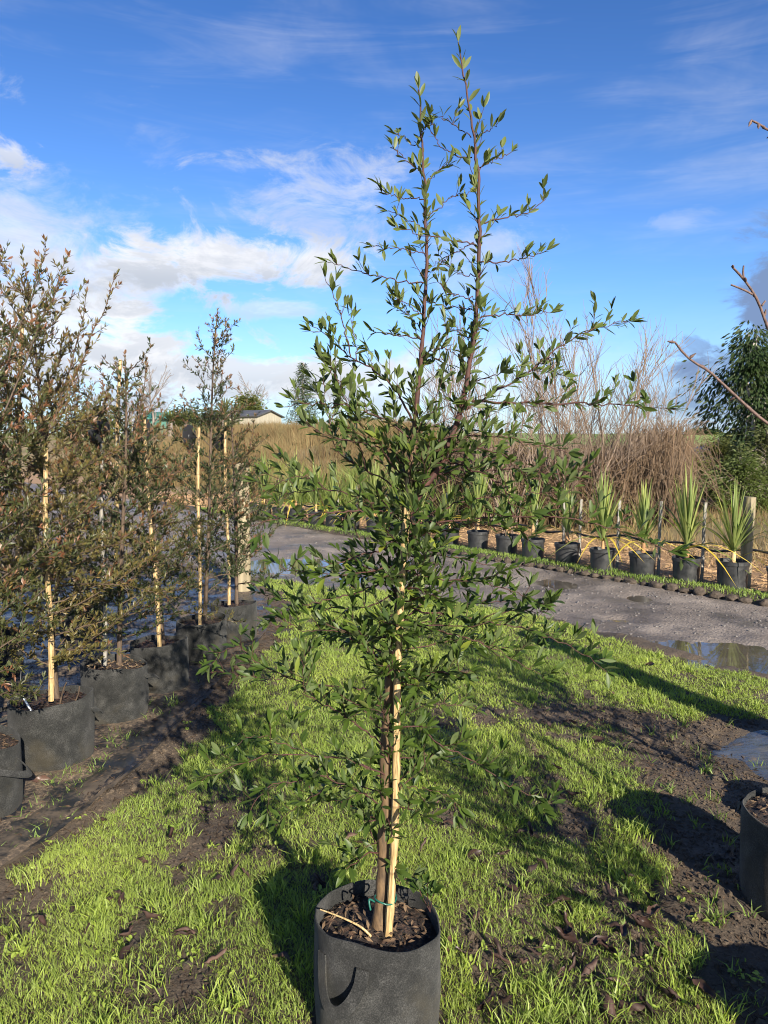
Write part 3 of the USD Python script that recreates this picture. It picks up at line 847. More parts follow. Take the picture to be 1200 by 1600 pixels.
# ------------------------------------------------------------------ pots, canes and small trees
def grow_bag(label, X, Y, R, H, seed, handles=(), soil_drop=0.07, rim=0.012, group=None, z0=0.0, squash=0.03):
    """A round bag of grey felt, open at the top: wall, potting soil, strap handles."""
    rr = np.random.default_rng(seed)
    t = Thing('grow_bag', label, 'grow bag', (X, Y, z0), group=group)
    nth, nz = 80, 12
    th = np.arange(nth) / nth * 2 * math.pi
    ph = rr.uniform(0, 6.28, 4)
    top = H + rim * np.sin(th + ph[0]) + rim * 0.6 * np.sin(2 * th + ph[1]) + 0.004 * np.sin(5 * th + ph[2])

    def rad(zf, off):
        base = R * (0.965 + 0.035 * zf + 0.018 * math.sin(math.pi * zf))
        nse = fbm(np.c_[np.cos(th) * 1.6, np.sin(th) * 1.6, np.full(nth, zf * 1.2 + seed)], 3, seed) - 0.5
        fine = fbm(np.c_[np.cos(th) * 6, np.sin(th) * 6, np.full(nth, zf * 5 + seed)], 2, seed + 1) - 0.5
        return base * (1 + squash * np.cos(2 * th + ph[3]) * zf + 0.10 * nse * (0.4 + zf) + 0.010 * np.sin(9 * th + ph[0] + 2 * zf) * nse * 2 + 0.012 * fine) + off
    rows = []
    prof = [(0.0, -0.03)] + [(k / nz, 0.0) for k in range(nz)] + [(0.985, 0.0), (1.0, -0.002), (1.0, -0.006), (0.97, -0.008)] + [(k, -0.008) for k in (0.9, 0.8, 0.7, 0.6)]
    for k, (zf, off) in enumerate(prof):
        r = rad(zf, off if k else -0.02)
        rows.append(np.c_[r * np.cos(th), r * np.sin(th), top * zf + (0.0 if k else 0.0)])
    v = np.vstack(rows)
    i = np.arange(len(rows) - 1)[:, None] * nth + np.arange(nth)[None]
    j = np.arange(len(rows) - 1)[:, None] * nth + (np.arange(nth)[None] + 1) % nth
    f = np.vstack([np.stack([i, j, j + nth], -1).reshape(-1, 3), np.stack([i, j + nth, i + nth], -1).reshape(-1, 3)])
    t.part('wall', (v, f), M['felt'], True, local=True)
    # soil: a lumpy disc
    rings = np.linspace(0, 1, 26)
    zs = H - soil_drop
    rz = rad(zs / H, -0.004)
    sv = [[0, 0, zs + 0.03]]
    for q in rings[1:]:
        x, y = rz * q * np.cos(th), rz * q * np.sin(th)
        z = zs + 0.03 * (1 - q) + (fbm(np.c_[x * 28, y * 28, np.full(nth, seed)], 4, seed + 3) - 0.5) * 0.035
        sv += list(np.c_[x, y, z])
    f = [[0, 1 + k, 1 + (k + 1) % nth] for k in range(nth)]
    for q in range(len(rings) - 2):
        o = 1 + q * nth
        for k in range(nth):
            f += [[o + k, o + nth + k, o + nth + (k + 1) % nth], [o + k, o + nth + (k + 1) % nth, o + (k + 1) % nth]]
    sp = t.part('soil', (np.array(sv), np.array(f)), M['pottingsoil'], True, local=True)
    # chips of bark on the soil
    n = 230
    a, q = rr.uniform(0, 6.28, n), np.sqrt(rr.random(n)) * 0.9
    kk = (a / (2 * math.pi) * nth).astype(int) % nth
    P = np.c_[rz[kk] * q * np.cos(a), rz[kk] * q * np.sin(a), zs + 0.03 * (1 - q) + 0.012]
    d = rr.uniform(0, 6.28, n)
    t.part('bark_chips', leaves(P, np.c_[np.cos(d), np.sin(d), rr.normal(0, 0.3, n)], np.c_[rr.normal(0, 0.5, (n, 2)), np.ones(n)], rr.uniform(0.010, 0.034, n), rr.uniform(0.004, 0.011, n), fine=False), M['litter'] if seed % 2 else M['dead'], local=True, kind='stuff')
    for deg, style, half, size in handles:
        u = np.linspace(0, 1, 25)
        ph_ = math.radians(deg) + half * (2 * u - 1)
        bump = np.sin(math.pi * u)
        if style == 'hang':
            r, z = R * 1.02 + 0.004 + 0.030 * bump, H - 0.035 - size * bump ** 0.55
        else:
            r, z = R * 1.0 + 0.002 + size * bump, np.full_like(u, H - 0.075) + 0.012 * np.sin(2 * math.pi * u) - 0.02 * bump
        p = np.c_[r * np.cos(ph_), r * np.sin(ph_), z]
        tg = unit(np.gradient(p, axis=0))
        rad_ = np.c_[np.cos(ph_), np.sin(ph_), np.zeros_like(u)]
        wdir = unit(np.cross(tg, rad_)) if style == 'hang' else unit(np.c_[-0.75 * np.cos(ph_), -0.75 * np.sin(ph_), 0.7 * np.ones_like(u)])
        nrm = unit(np.cross(tg, wdir))
        w2, t2 = 0.017, 0.0022
        sec = np.stack([p + wdir * w2 + nrm * t2, p - wdir * w2 + nrm * t2, p - wdir * w2 - nrm * t2, p + wdir * w2 - nrm * t2], 1)
        v = sec.reshape(-1, 3)
        f = []
        for k in range(24):
            for q in range(4):
                a_, b_ = k * 4 + q, k * 4 + (q + 1) % 4
                f += [[a_, b_, b_ + 4], [a_, b_ + 4, a_ + 4]]
        t.part('handle', (v, np.array(f)), M['felt'], 30, local=True)
    return t


def cane(label, p0, p1, r, mat='bamboo', name='bamboo_stake', group=None):
    """A garden cane with slightly raised joints; cut square on top."""
    p0, p1 = np.array(p0, float), np.array(p1, float)
    n = int(np.linalg.norm(p1 - p0) / 0.03) + 3
    u = np.linspace(0, 1, n)[:, None]
    p = p0 * (1 - u) + p1 * u
    p[:, 0] += 0.006 * np.sin(u[:, 0] * 7)
    rad = r * (1 - 0.2 * u[:, 0]) * (1 + 0.14 * (np.arange(n) % 7 == 3))
    return solo(name, tube(p, rad, 8), M[mat], label, 'stake', smooth=40, group=group)


def lean_path(z0, z1, X, Y, rr, n=24, wob=0.03, lean=(0, 0)):
    z = np.linspace(z0, z1, n)
    u = (z - z0) / (z1 - z0)
    kx, ky = rr.uniform(0, 6.28, 2)
    return np.c_[X + lean[0] * u + wob * np.sin(u * 6 + kx) * u, Y + lean[1] * u + wob * np.sin(u * 5 + ky) * u, z]


class Foliage:
    def __init__(self):
        self.P, self.D, self.N, self.L, self.W = [], [], [], [], []

    def add(self, P, D, N, L, W):
        for a, b in zip((self.P, self.D, self.N, self.L, self.W), (P, D, N, L, W)):
            a.append(np.asarray(b, float))

    def get(self):
        return np.vstack(self.P), np.vstack(self.D), np.vstack(self.N), np.concatenate(self.L), np.concatenate(self.W)


def leaf_nodes(fol, pts, rr, spacing, per, L, ratio, start=0.05, up=0.4, spread=(0.45, 1.15), tipfan=True):
    """Clusters of leaves along a twig, standing up and out from it."""
    d = np.linalg.norm(np.diff(pts, axis=0), axis=1)
    cum = np.r_[0, np.cumsum(d)]
    tot = cum[-1]
    at = np.arange(start * tot, tot, spacing)
    if len(at) == 0:
        at = np.array([tot * 0.7])
    at = at + rr.normal(0, spacing * 0.25, len(at))
    at = np.clip(at, 0, tot)
    k = np.maximum(1, rr.poisson(per, len(at)))
    at = np.repeat(at, k)
    if tipfan:
        at = np.r_[at, np.full(4, tot)]
    P = np.stack([np.interp(at, cum, pts[:, c]) for c in range(3)], -1)
    T = np.stack([np.interp(at, cum[:-1] + d / 2, np.diff(pts[:, c]) / np.maximum(d, 1e-9)) for c in range(3)], -1)
    T = unit(T)
    n = len(at)
    R = rr.normal(0, 1, (n, 3))
    R = unit(R - T * (R * T).sum(1, keepdims=True))
    ang = rr.uniform(*spread, n)[:, None]
    if tipfan:
        ang[-4:] *= 0.45
    D = unit(T * np.cos(ang) + R * np.sin(ang) + np.array([0, 0, up]) * rr.uniform(0.3, 1.3, (n, 1)))
    N = np.array([0.1, -0.25, 1.0]) + rr.normal(0, 0.55, (n, 3))
    Ln = L * rr.uniform(0.6, 1.2, n)
    fol.add(P, D, N, Ln, Ln * ratio * rr.uniform(0.8, 1.25, n))


def side_twigs(pts, rr, spacing, length, start=0.15, up=0.35, ang=(0.6, 1.1), taper=True, n=7):
    d = np.linalg.norm(np.diff(pts, axis=0), axis=1)
    cum = np.r_[0, np.cumsum(d)]
    out = []
    at = start * cum[-1]
    while at < cum[-1] * 0.97:
        at += spacing * rr.uniform(0.6, 1.5)
        if at >= cum[-1]:
            break
        P = np.array([np.interp(at, cum, pts[:, c]) for c in range(3)])
        k = min(np.searchsorted(cum, at) - 1, len(d) - 1)
        T = unit(pts[k + 1] - pts[k])
        R = rr.normal(0, 1, 3)
        R = unit(R - T * (R @ T))
        a = rr.uniform(*ang)
        D = unit(T * math.cos(a) + R * math.sin(a) + np.array([0, 0, up]) * rr.uniform(0, 1))
        ln = length * rr.uniform(0.4, 1.15) * ((1 - 0.55 * at / cum[-1]) if taper else 1)
        B = unit(D + np.array([0, 0, 0.35]) + rr.normal(0, 0.25, 3))
        u = np.linspace(0, 1, n)[:, None]
        out.append(P + (D * u + (B - D) * u * u * 0.6) * ln)
    return out


def bronze_tree(label, X, Y, soil_z, H, seed, width=0.40, lean=(0, 0), density=1.0, low=0.42, name='bronze_tree', group=None, tops=3, gap=1.0):
    """A young evergreen with thin wiry branches and narrow bronze leaves."""
    rr = np.random.default_rng(seed)
    t = Thing(name, label, 'tree', (X, Y, soil_z), group=group)
    trunk = lean_path(soil_z - 0.02, H, X, Y, rr, 30, 0.018, lean)
    uu = np.linspace(0, 1, 30)
    rad = 0.015 * (1 - uu) ** 0.8 + 0.0022
    rad[0] *= 1.5
    t.part('trunk', tube(trunk, rad, 7), M['bronzebark'], True)
    F1, F2, tw = Foliage(), Foliage(), Bag()
    nb = int(78 * density)
    for k in range(nb):
        f = (k + rr.uniform(0, 1)) / nb
        z = low + (H - 0.12 - low) * f ** 0.92
        P = np.array([np.interp(z, trunk[:, 2], trunk[:, c]) for c in range(3)])
        az = k * 2.399 + rr.normal(0, 0.4)
        ln = width * (1.10 - 0.80 * f ** 1.5) * rr.uniform(0.45, 1.35) + 0.05
        el = rr.uniform(0.05, 0.5) + 0.45 * f
        D = np.array([math.cos(az) * math.cos(el), math.sin(az) * math.cos(el), math.sin(el)])
        u = np.linspace(0, 1, 10)[:, None]
        br = P + D * ln * u + np.array([0, 0, 1]) * ln * (0.22 if rr.random() < 0.75 else -0.25) * u * u + np.cumsum(rr.normal(0, 0.006, (10, 3)), 0)
        bm = Bag().add(*tube(br, np.linspace(0.0042, 0.0014, 10) * (1.3 - 0.6 * f), 4, False))
        tws = side_twigs(br, rr, (0.040 if f < 0.75 else 0.055) * gap, 0.17 * (1 - 0.45 * f), 0.10)
        for q in tws:
            bm.add(*tube(q[::2], np.linspace(0.0017, 0.0008, len(q[::2])), 3, False))
        t.part('branch', bm.out(), M['bronzebark'], True)
        for q in [br] + tws:
            h = len(q) // 2
            sp = (0.0135 if f < 0.7 else 0.019) * gap
            leaf_nodes(F1, q[: h + 2], rr, sp, 1.8, 0.036, 0.28, 0.1, tipfan=False)
            leaf_nodes(F2 if (rr.random() < 0.12 + 0.7 * f) else F1, q[h:], rr, sp, 1.7, 0.031, 0.27, 0.0)
    for k in range(tops):                       # long arching leaders that outgrow the crown
        z = H * rr.uniform(0.52, 0.72)
        P = np.array([np.interp(z, trunk[:, 2], trunk[:, c]) for c in range(3)])
        az = rr.uniform(-0.5, 0.5) + (math.pi if k % 2 else 0)
        u = np.linspace(0, 1, 14)[:, None]
        ln = (H - z) * rr.uniform(0.8, 1.05)
        out = rr.uniform(0.2, 0.5)
        br = P + np.array([math.cos(az) * out, math.sin(az) * out, 0]) * ln * u ** 0.8 + np.array([0, 0, 1]) * ln * u + np.cumsum(rr.normal(0, 0.006, (14, 3)), 0)
        bm = Bag().add(*tube(br, np.linspace(0.006, 0.0015, 14), 5, False))
        tws = side_twigs(br, rr, 0.06, 0.12, 0.15)
        for q in tws:
            bm.add(*tube(q[::2], np.linspace(0.0017, 0.0008, len(q[::2])), 3, False))
        t.part('branch', bm.out(), M['bronzebark'], True)
        for q in [br] + tws:
            leaf_nodes(F2 if rr.random() < 0.6 else F1, q, rr, 0.018, 1.7, 0.032, 0.27, 0.0)
    leaf_nodes(F2, trunk[24:], rr, 0.014, 1.6, 0.030, 0.3, 0.0)
    P, D, N, L, W = F1.get()
    print(label[:30], len(P))
    t.part('foliage', leaves(P, D, N, L, W, 0.25, -0.1, False), M['bronze'], kind='stuff')
    P, D, N, L, W = F2.get()
    t.part('young_foliage', leaves(P, D, N, L, W, 0.25, -0.05, False), M['young'], kind='stuff', label='reddish young leaves at the twig ends')
    return t
# ------------------------------------------------------------------ the big potted tree in front
Y0 = 2.05
POT = GR(590, 1600)[:2]
rimc = PY(590, 1432, Y0)
MX = rimc[0]
RIM = 0.325
grow_bag('large grey felt grow bag holding the tall tree in the centre foreground', MX, Y0, 0.178, RIM, 7, [(-122, 'hang', 0.36, 0.115), (70, 'hang', 0.34, 0.03)], soil_drop=0.055, rim=0.014)


def W(pts, dy=0.0, n=16, jit=0.004, seed=0):
    """A branch through pixels of the photograph, drifting dy metres in depth from the tree's own plane."""
    k = len(pts)
    p = np.array([PY(x, y, Y0 + dy * q / max(k - 1, 1)) for q, (x, y) in enumerate(pts)])
    c = curve(p, n)
    rr = np.random.default_rng(seed)
    c[1:-1] += rr.normal(0, jit * 0.5, (n - 2, 3))
    return c


tree = Thing('tall_young_tree', 'tall slender young tree with glossy green leaves and reddish branches, centre foreground', 'tree', (MX, Y0, RIM - 0.05))
rm = np.random.default_rng(17)
trunk_px = [(592, 1462), (597, 1400), (600, 1330), (602, 1260), (602, 1190), (606, 1110), (613, 1040), (620, 970), (627, 905), (632, 850), (634, 800), (640, 740), (646, 690), (652, 630), (657, 560), (663, 490), (667, 400), (664, 310), (659, 225), (654, 140)]
tr = W(trunk_px, 0.0, 70, 0.003, 1)
tu = np.linspace(0, 1, 70)
trad = np.interp(tu, [0, 0.03, 0.12, 0.38, 0.55, 0.7, 1], [0.030, 0.0200, 0.0160, 0.0135, 0.0082, 0.0056, 0.0020])
trad *= 1 + 0.06 * np.sin(np.arange(70) * 1.7)
tree.part('trunk', tube(tr[:46], trad[:46], 10), M['bark'], True)
tree.part('branch', tube(tr[45:], trad[45:], 8), M['twig'], True, label='left leader, the slimmer of the two upright stems')
lead_px = [(634, 815), (655, 775), (690, 722), (712, 665), (725, 620), (738, 545), (746, 470), (749, 390), (748, 310), (743, 240), (733, 165), (722, 105), (716, 66)]
ld = W(lead_px, -0.03, 50, 0.003, 2)
tree.part('branch', tube(ld, np.interp(np.linspace(0, 1, 50), [0, 0.3, 0.6, 1], [0.0090, 0.0070, 0.0048, 0.0016]), 8), M['twig'], True, label='second leader, reddish, reaching the highest point of the tree')

FL = Foliage()
leaf_nodes(FL, tr[46:], rm, 0.030, 1.5, 0.038, 0.30, 0.0)
leaf_nodes(FL, ld[20:], rm, 0.026, 1.6, 0.040, 0.30, 0.0)

B = [  # pixels, base radius, depth drift
    ([(725, 628), (780, 628), (840, 631), (900, 631), (970, 634), (1042, 638)], 5.0, -0.05),
    ([(728, 640), (785, 607), (832, 578), (870, 545), (918, 518), (978, 502)], 4.2, 0.10),
    ([(838, 575), (858, 560), (868, 578), (885, 590)], 2.0, -0.06),
    ([(743, 262), (768, 252), (799, 238)], 2.0, 0.03), ([(740, 222), (760, 205), (778, 192)], 1.8, -0.04), ([(736, 215), (712, 196), (686, 183)], 1.8, 0.03),
    ([(748, 348), (790, 340), (828, 330), (853, 310)], 2.8, 0.04), ([(748, 410), (790, 408), (825, 402), (853, 392)], 2.8, -0.05), ([(746, 498), (790, 492), (830, 492), (860, 489)], 2.8, 0.05),
    ([(737, 246), (705, 240), (672, 203)], 2.2, 0.04), ([(745, 385), (712, 376), (670, 370), (618, 355)], 2.4, -0.04), ([(744, 432), (715, 425), (692, 408), (683, 385)], 2.0, 0.05),
    ([(745, 467), (712, 462), (683, 438)], 2.0, -0.05), ([(742, 486), (705, 478), (668, 472)], 2.0, 0.05), ([(740, 378), (706, 398), (676, 416)], 2.0, 0.02),
    ([(733, 528), (715, 518), (702, 512)], 1.6, -0.05), ([(728, 600), (765, 588), (812, 572)], 2.4, -0.10),
    ([(659, 232), (640, 222), (616, 208)], 1.7, 0.04), ([(662, 268), (638, 254), (613, 228)], 1.8, -0.05), ([(660, 300), (680, 272), (702, 258)], 1.7, 0.04), ([(656, 215), (664, 200), (676, 193)], 1.4, -0.03),
    ([(664, 312), (635, 310), (597, 301)], 2.0, 0.05), ([(666, 396), (634, 390), (582, 386)], 2.0, -0.05), ([(665, 443), (620, 438), (575, 428), (540, 418), (512, 410)], 2.6, 0.08),
    ([(665, 360), (640, 345), (606, 330)], 1.6, 0.06), ([(664, 340), (690, 322), (712, 306), (735, 300)], 1.6, 0.06), ([(663, 495), (640, 478), (613, 462)], 2.2, -0.06), ([(661, 530), (628, 525), (583, 518)], 2.4, 0.06),
    ([(660, 520), (635, 490), (612, 478)], 2.0, 0.1), ([(657, 560), (690, 545), (720, 560)], 2.2, -0.1), ([(655, 580), (690, 560), (700, 590)], 2.0, 0.1),
    ([(648, 665), (618, 612), (585, 580), (548, 558), (515, 528), (484, 508)], 4.4, 0.10), ([(548, 558), (540, 520), (525, 470), (508, 435)], 2.6, -0.05), ([(560, 565), (552, 520), (548, 482)], 2.0, 0.05),
    ([(645, 690), (600, 655), (560, 640), (520, 630), (444, 636)], 3.2, -0.06), ([(640, 730), (590, 690), (552, 650), (530, 600), (512, 560)], 3.2, -0.12), ([(530, 600), (512, 575), (497, 552)], 1.8, 0.03),
    ([(636, 770), (575, 735), (530, 710), (512, 650), (505, 590)], 3.2, 0.12), ([(575, 735), (560, 690), (545, 640), (548, 600)], 2.2, 0.04), ([(640, 720), (600, 700), (555, 690), (510, 680), (478, 660)], 3.0, -0.16),
    ([(634, 800), (585, 800), (530, 800), (470, 805), (420, 815), (392, 822)], 3.8, -0.16), ([(632, 810), (570, 780), (510, 765), (450, 770), (400, 752)], 3.2, 0.10), ([(510, 765), (470, 745), (430, 758)], 1.8, -0.1),
    ([(630, 850), (580, 862), (530, 880), (480, 892), (425, 878)], 3.6, -0.16), ([(626, 900), (575, 920), (520, 935), (470, 945), (430, 965)], 3.2, -0.10), ([(624, 920), (560, 950), (500, 950), (440, 935), (400, 925)], 2.6, 0.16),
    ([(612, 1040), (560, 1005), (520, 985), (480, 985), (440, 965)], 3.0, -0.14), ([(608, 1090), (555, 1075), (500, 1070), (450, 1058), (405, 1038), (370, 1010), (328, 1040)], 3.4, 0.02), ([(450, 1058), (400, 1060), (350, 1050), (325, 1050)], 1.8, 0.08),
    ([(450, 1060), (465, 1035), (490, 1010)], 1.6, -0.06), ([(604, 1170), (555, 1130), (505, 1100), (475, 1080), (475, 1015)], 3.2, -0.12), ([(602, 1215), (550, 1190), (490, 1180), (430, 1178), (370, 1195), (315, 1220)], 3.8, -0.08),
    ([(490, 1180), (450, 1165), (400, 1150), (370, 1165)], 2.0, -0.08), ([(600, 1265), (550, 1230), (495, 1215), (430, 1225), (390, 1270)], 3.0, -0.16), ([(600, 1240), (540, 1225), (480, 1250), (430, 1290)], 2.4, 0.10),
    ([(598, 1290), (570, 1270), (530, 1250), (470, 1235)], 2.4, 0.14), ([(596, 1330), (578, 1300), (565, 1265)], 3.4, 0.05), ([(597, 1312), (570, 1322), (545, 1328)], 1.5, -0.03),
    ([(645, 700), (700, 685), (760, 680), (830, 694), (888, 708)], 3.0, -0.10), ([(642, 740), (700, 738), (770, 735), (840, 738), (905, 746)], 3.2, 0.10), ([(640, 720), (690, 705), (740, 700), (800, 720), (830, 770)], 2.6, -0.16),
    ([(690, 720), (740, 735), (790, 765), (800, 800), (826, 845)], 3.2, -0.28), ([(634, 820), (700, 815), (770, 808), (870, 808), (950, 823), (1010, 845), (1066, 874)], 3.6, -0.08), ([(632, 840), (690, 830), (740, 820), (800, 830)], 2.6, -0.24),
    ([(632, 835), (680, 800), (740, 780), (800, 775), (870, 770)], 3.0, 0.12), ([(870, 808), (880, 770), (905, 730)], 1.8, 0.05), ([(630, 870), (690, 870), (750, 880), (810, 890)], 2.6, 0.14), ([(628, 890), (690, 905), (745, 908), (790, 920), (850, 945)], 2.8, -0.10),
    ([(624, 945), (690, 960), (750, 968), (830, 985), (890, 1010), (948, 1050)], 3.4, 0.06), ([(622, 965), (680, 985), (740, 1000), (800, 1030), (850, 1060)], 2.8, -0.10), ([(620, 985), (670, 970), (730, 945), (790, 940)], 2.4, 0.16),
    ([(750, 968), (800, 955), (850, 958), (862, 940)], 1.8, -0.06), ([(615, 1020), (660, 1010), (720, 1000), (790, 1012), (840, 1008)], 2.6, 0.12), ([(612, 1050), (640, 1060), (690, 1050), (740, 1050)], 2.4, -0.12),
    ([(606, 1110), (650, 1100), (700, 1100), (745, 1110)], 2.4, 0.1), ([(604, 1150), (650, 1135), (690, 1165), (740, 1190), (800, 1228), (862, 1255)], 3.0, -0.10), ([(604, 1190), (650, 1180), (700, 1190), (750, 1195)], 2.2, 0.1),
    ([(602, 1225), (640, 1230), (690, 1240), (720, 1262)], 2.0, -0.06), ([(604, 1200), (610, 1170), (600, 1120), (590, 1090)], 2.4, -0.16), ([(597, 1385), (630, 1375), (660, 1385)], 1.4, 0.04),
    ([(610, 1060), (590, 1040), (575, 1010), (560, 985)], 2.2, -0.2), ([(625, 930), (650, 905), (660, 880), (670, 860)], 2.2, -0.22), ([(636, 790), (660, 760), (665, 730), (670, 690)], 2.4, -0.18),
]
nleafcol = 0
for k, (pts, r0, dy) in enumerate(B):
    n = 12 + 3 * len(pts)
    br = W(pts, dy, n, 0.005, 100 + k)
    upper = pts[0][1] < 620
    bm = Bag().add(*tube(br, np.linspace(r0 * 0.8, 0.9, n) / 1000, 5, False))
    lowp = np.clip((pts[0][1] - 300) / 700, 0, 1)
    Lf = 0.033 + 0.010 * lowp
    ln = np.linalg.norm(np.diff(br, axis=0), axis=1).sum()
    tws = side_twigs(br, rm, 0.070 if upper else (0.040 if lowp < 0.72 else 0.050), 0.060 if upper else 0.115, 0.25 if upper else 0.15, up=0.7)
    for q in tws:
        bm.add(*tube(q[::2], np.linspace(0.0012, 0.0007, len(q[::2])), 3, False))
    tree.part('branch', bm.out(), M['twig'], True)
    for q in [br] + tws:
        leaf_nodes(FL, q, rm, 0.024 if upper else 0.022, 1.7 if upper else 1.45, Lf, 0.27, 0.18 if q is br else 0.0, up=0.7 if upper else 0.35)
# branches coming towards the camera and going away, which the photograph shows foreshortened
for k in range(52):
    f = rm.uniform(0.10, 0.60)
    P = np.array([np.interp(f, tu, tr[:, c]) for c in range(3)])
    az = rm.uniform(0, 2 * math.pi)
    D = unit(np.array([math.cos(az) * 0.75, math.sin(az), rm.uniform(-0.1, 0.6)]))
    ln = rm.uniform(0.10, 0.30) * (0.65 if f < 0.2 else 1.0)
    u = np.linspace(0, 1, 10)[:, None]
    br = P + D * ln * u + np.array([0, 0, rm.uniform(-0.15, 0.25)]) * ln * u * u + np.cumsum(rm.normal(0, 0.004, (10, 3)), 0)
    bm = Bag().add(*tube(br, np.linspace(0.0028, 0.0009, 10), 5, False))
    tws = side_twigs(br, rm, 0.055, 0.09, 0.2)
    for q in tws:
        bm.add(*tube(q[::2], np.linspace(0.0012, 0.0007, len(q[::2])), 3, False))
    tree.part('branch', bm.out(), M['twig'], True)
    for q in [br] + tws:
        leaf_nodes(FL, q, rm, 0.023, 1.4, 0.045, 0.26, 0.15 if q is br else 0.0, up=0.25)
# short leafy shoots all the way up the trunk and both leaders
for stem, sp, ln, s0, Lf, up in ((ld[18:43], 0.045, 0.085, 0.0, 0.036, 0.8), (tr[44:63], 0.05, 0.08, 0.0, 0.036, 0.8), (tr[13:46], 0.028, 0.13, 0.0, 0.042, 0.05), (tr[24:46], 0.013, 0.19, 0.0, 0.040, 0.4), (ld[4:22], 0.022, 0.14, 0.0, 0.038, 0.4)):
    bm = Bag()
    for q in side_twigs(stem, rm, sp, ln, s0, up=up, ang=(0.6, 1.25), taper=False):
        bm.add(*tube(q[::2], np.linspace(0.0014, 0.0007, len(q[::2])), 3, False))
        leaf_nodes(FL, q, rm, 0.022, 1.5, Lf, 0.27, 0.1, up=up * 0.8)
    tree.part('spur_shoots', bm.out(), M['twig'], True, kind='stuff')
P, D, N, L, Wd = FL.get()
print('main leaves', len(P))
bend = rm.uniform(-0.3, 0.02, len(P))
score = L / np.linalg.norm(P - np.array([0, 0, CAMH]), axis=1)
big = np.argsort(-score)[:290]
rest = np.setdiff1d(np.arange(len(P)), big)
for k in big:
    tree.part('leaf', leaves(P[k:k + 1], D[k:k + 1], N[k:k + 1], L[k:k + 1], Wd[k:k + 1], 0.25, bend[k:k + 1]), M['leaf'], True)
tree.part('foliage', leaves(P[rest], D[rest], N[rest], L[rest], Wd[rest], 0.25, bend[rest]), M['leaf'], True, kind='stuff')

st0, st1 = PY(606, 1470, Y0 - 0.035), PY(637, 745, Y0 - 0.035)
cane('long pale bamboo stake tied to the trunk of the tall foreground tree', st0, st1, 0.0112)
# green tie, dead twig and weed in the bag
tp = PY(602, 1402, Y0 - 0.018)
u = np.linspace(0, 2 * math.pi, 25)
tie = tube(np.c_[tp[0] + 0.030 * np.cos(u), tp[1] + 0.032 * np.sin(u), tp[2] + 0.004 * np.sin(2 * u)], 0.0028, 5, False)
tl = tube(curve([[tp[0] - 0.03, tp[1] - 0.02, tp[2]], [tp[0] - 0.045, tp[1] - 0.03, tp[2] + 0.012], [tp[0] - 0.04, tp[1] - 0.04, tp[2] - 0.012]], 8), 0.003, 4)
solo('plant_tie', Bag().add(*tie).add(*tl).out(), M['tie'], 'green plastic tie round the trunk and stake just above the bag', 'tie', smooth=True)
solo('dead_twig', tube(curve([PY(500, 1421, Y0 - 0.02), PY(530, 1432, Y0 - 0.04), PY(560, 1446, Y0 - 0.06), PY(580, 1463, Y0 - 0.07)], 14), np.linspace(0.0022, 0.004, 14), 5), M['bamboo'], 'bare pale twig lying across the soil in the big bag', 'twig', smooth=True)
wd = Thing('weed_seedling', 'small leafy weed growing at the right rim inside the big bag', 'weed', PY(672, 1425, Y0 + 0.01))
WF = Foliage()
wb = Bag()
for e in ([(672, 1425), (662, 1405), (655, 1390)], [(672, 1425), (675, 1408), (678, 1396)], [(672, 1425), (668, 1398), (668, 1380)]):
    q = W(e, -0.02, 8, 0.001)
    wb.add(*tube(q, 0.0012, 4))
    leaf_nodes(WF, q, rm, 0.02, 1.5, 0.035, 0.36, 0.3, up=0.1)
wd.part('stem', wb.out(), M['twig'])
wd.part('foliage', leaves(*WF.get()), M['leaf'], True)

# ------------------------------------------------------------------ the row of potted trees on the left
ROW = [  # px centre of the bag, t, R, H, seed, tree height, width
    (-42, 3.40, 0.20, 0.33, 21, 2.40, 0.40), (82, 3.98, 0.205, 0.33, 22, 2.50, 0.52), (180, 4.62, 0.19, 0.32, 23, 2.15, 0.40), (250, 5.16, 0.19, 0.31, 24, 1.8, 0.36), (315, 5.80, 0.19, 0.31, 25, 2.60, 0.40), (366, 6.42, 0.19, 0.30, 26, 1.95, 0.36)]
what = ['nearest grey felt grow bag, cut off by the left edge of the picture', 'grey felt grow bag with a strap handle, second in the left row', 'grey felt grow bag, dusty brown at its foot, third in the left row', 'shaded dark grow bag in the middle of the left row, fourth from the front',
        'shaded dark grow bag, fifth in the left row', 'furthest grow bag of the left row, beside the thick wooden post']
which = ['bronze-leaved young tree at the very left edge, nearest of the row', 'tallest dense bronze-leaved tree, in the second bag of the left row', 'bronze-leaved tree in the dusty third bag of the left row', 'shorter bronze tree in the fourth bag of the left row',
         'bronze tree with one thin bare-looking leader shooting up, fifth of the left row', 'last small bronze tree of the left row, in front of the wooden post']
hands = [[(-25, 'out', 0.36, 0.13), (160, 'out', 0.3, 0.08)], [(-168, 'out', 0.34, 0.12), (12, 'out', 0.2, 0.03)], [(5, 'out', 0.26, 0.06)], [(185, 'out', 0.3, 0.05)], [(20, 'hang', 0.3, 0.06)], [(-70, 'hang', 0.25, 0.05)]]
centres = []
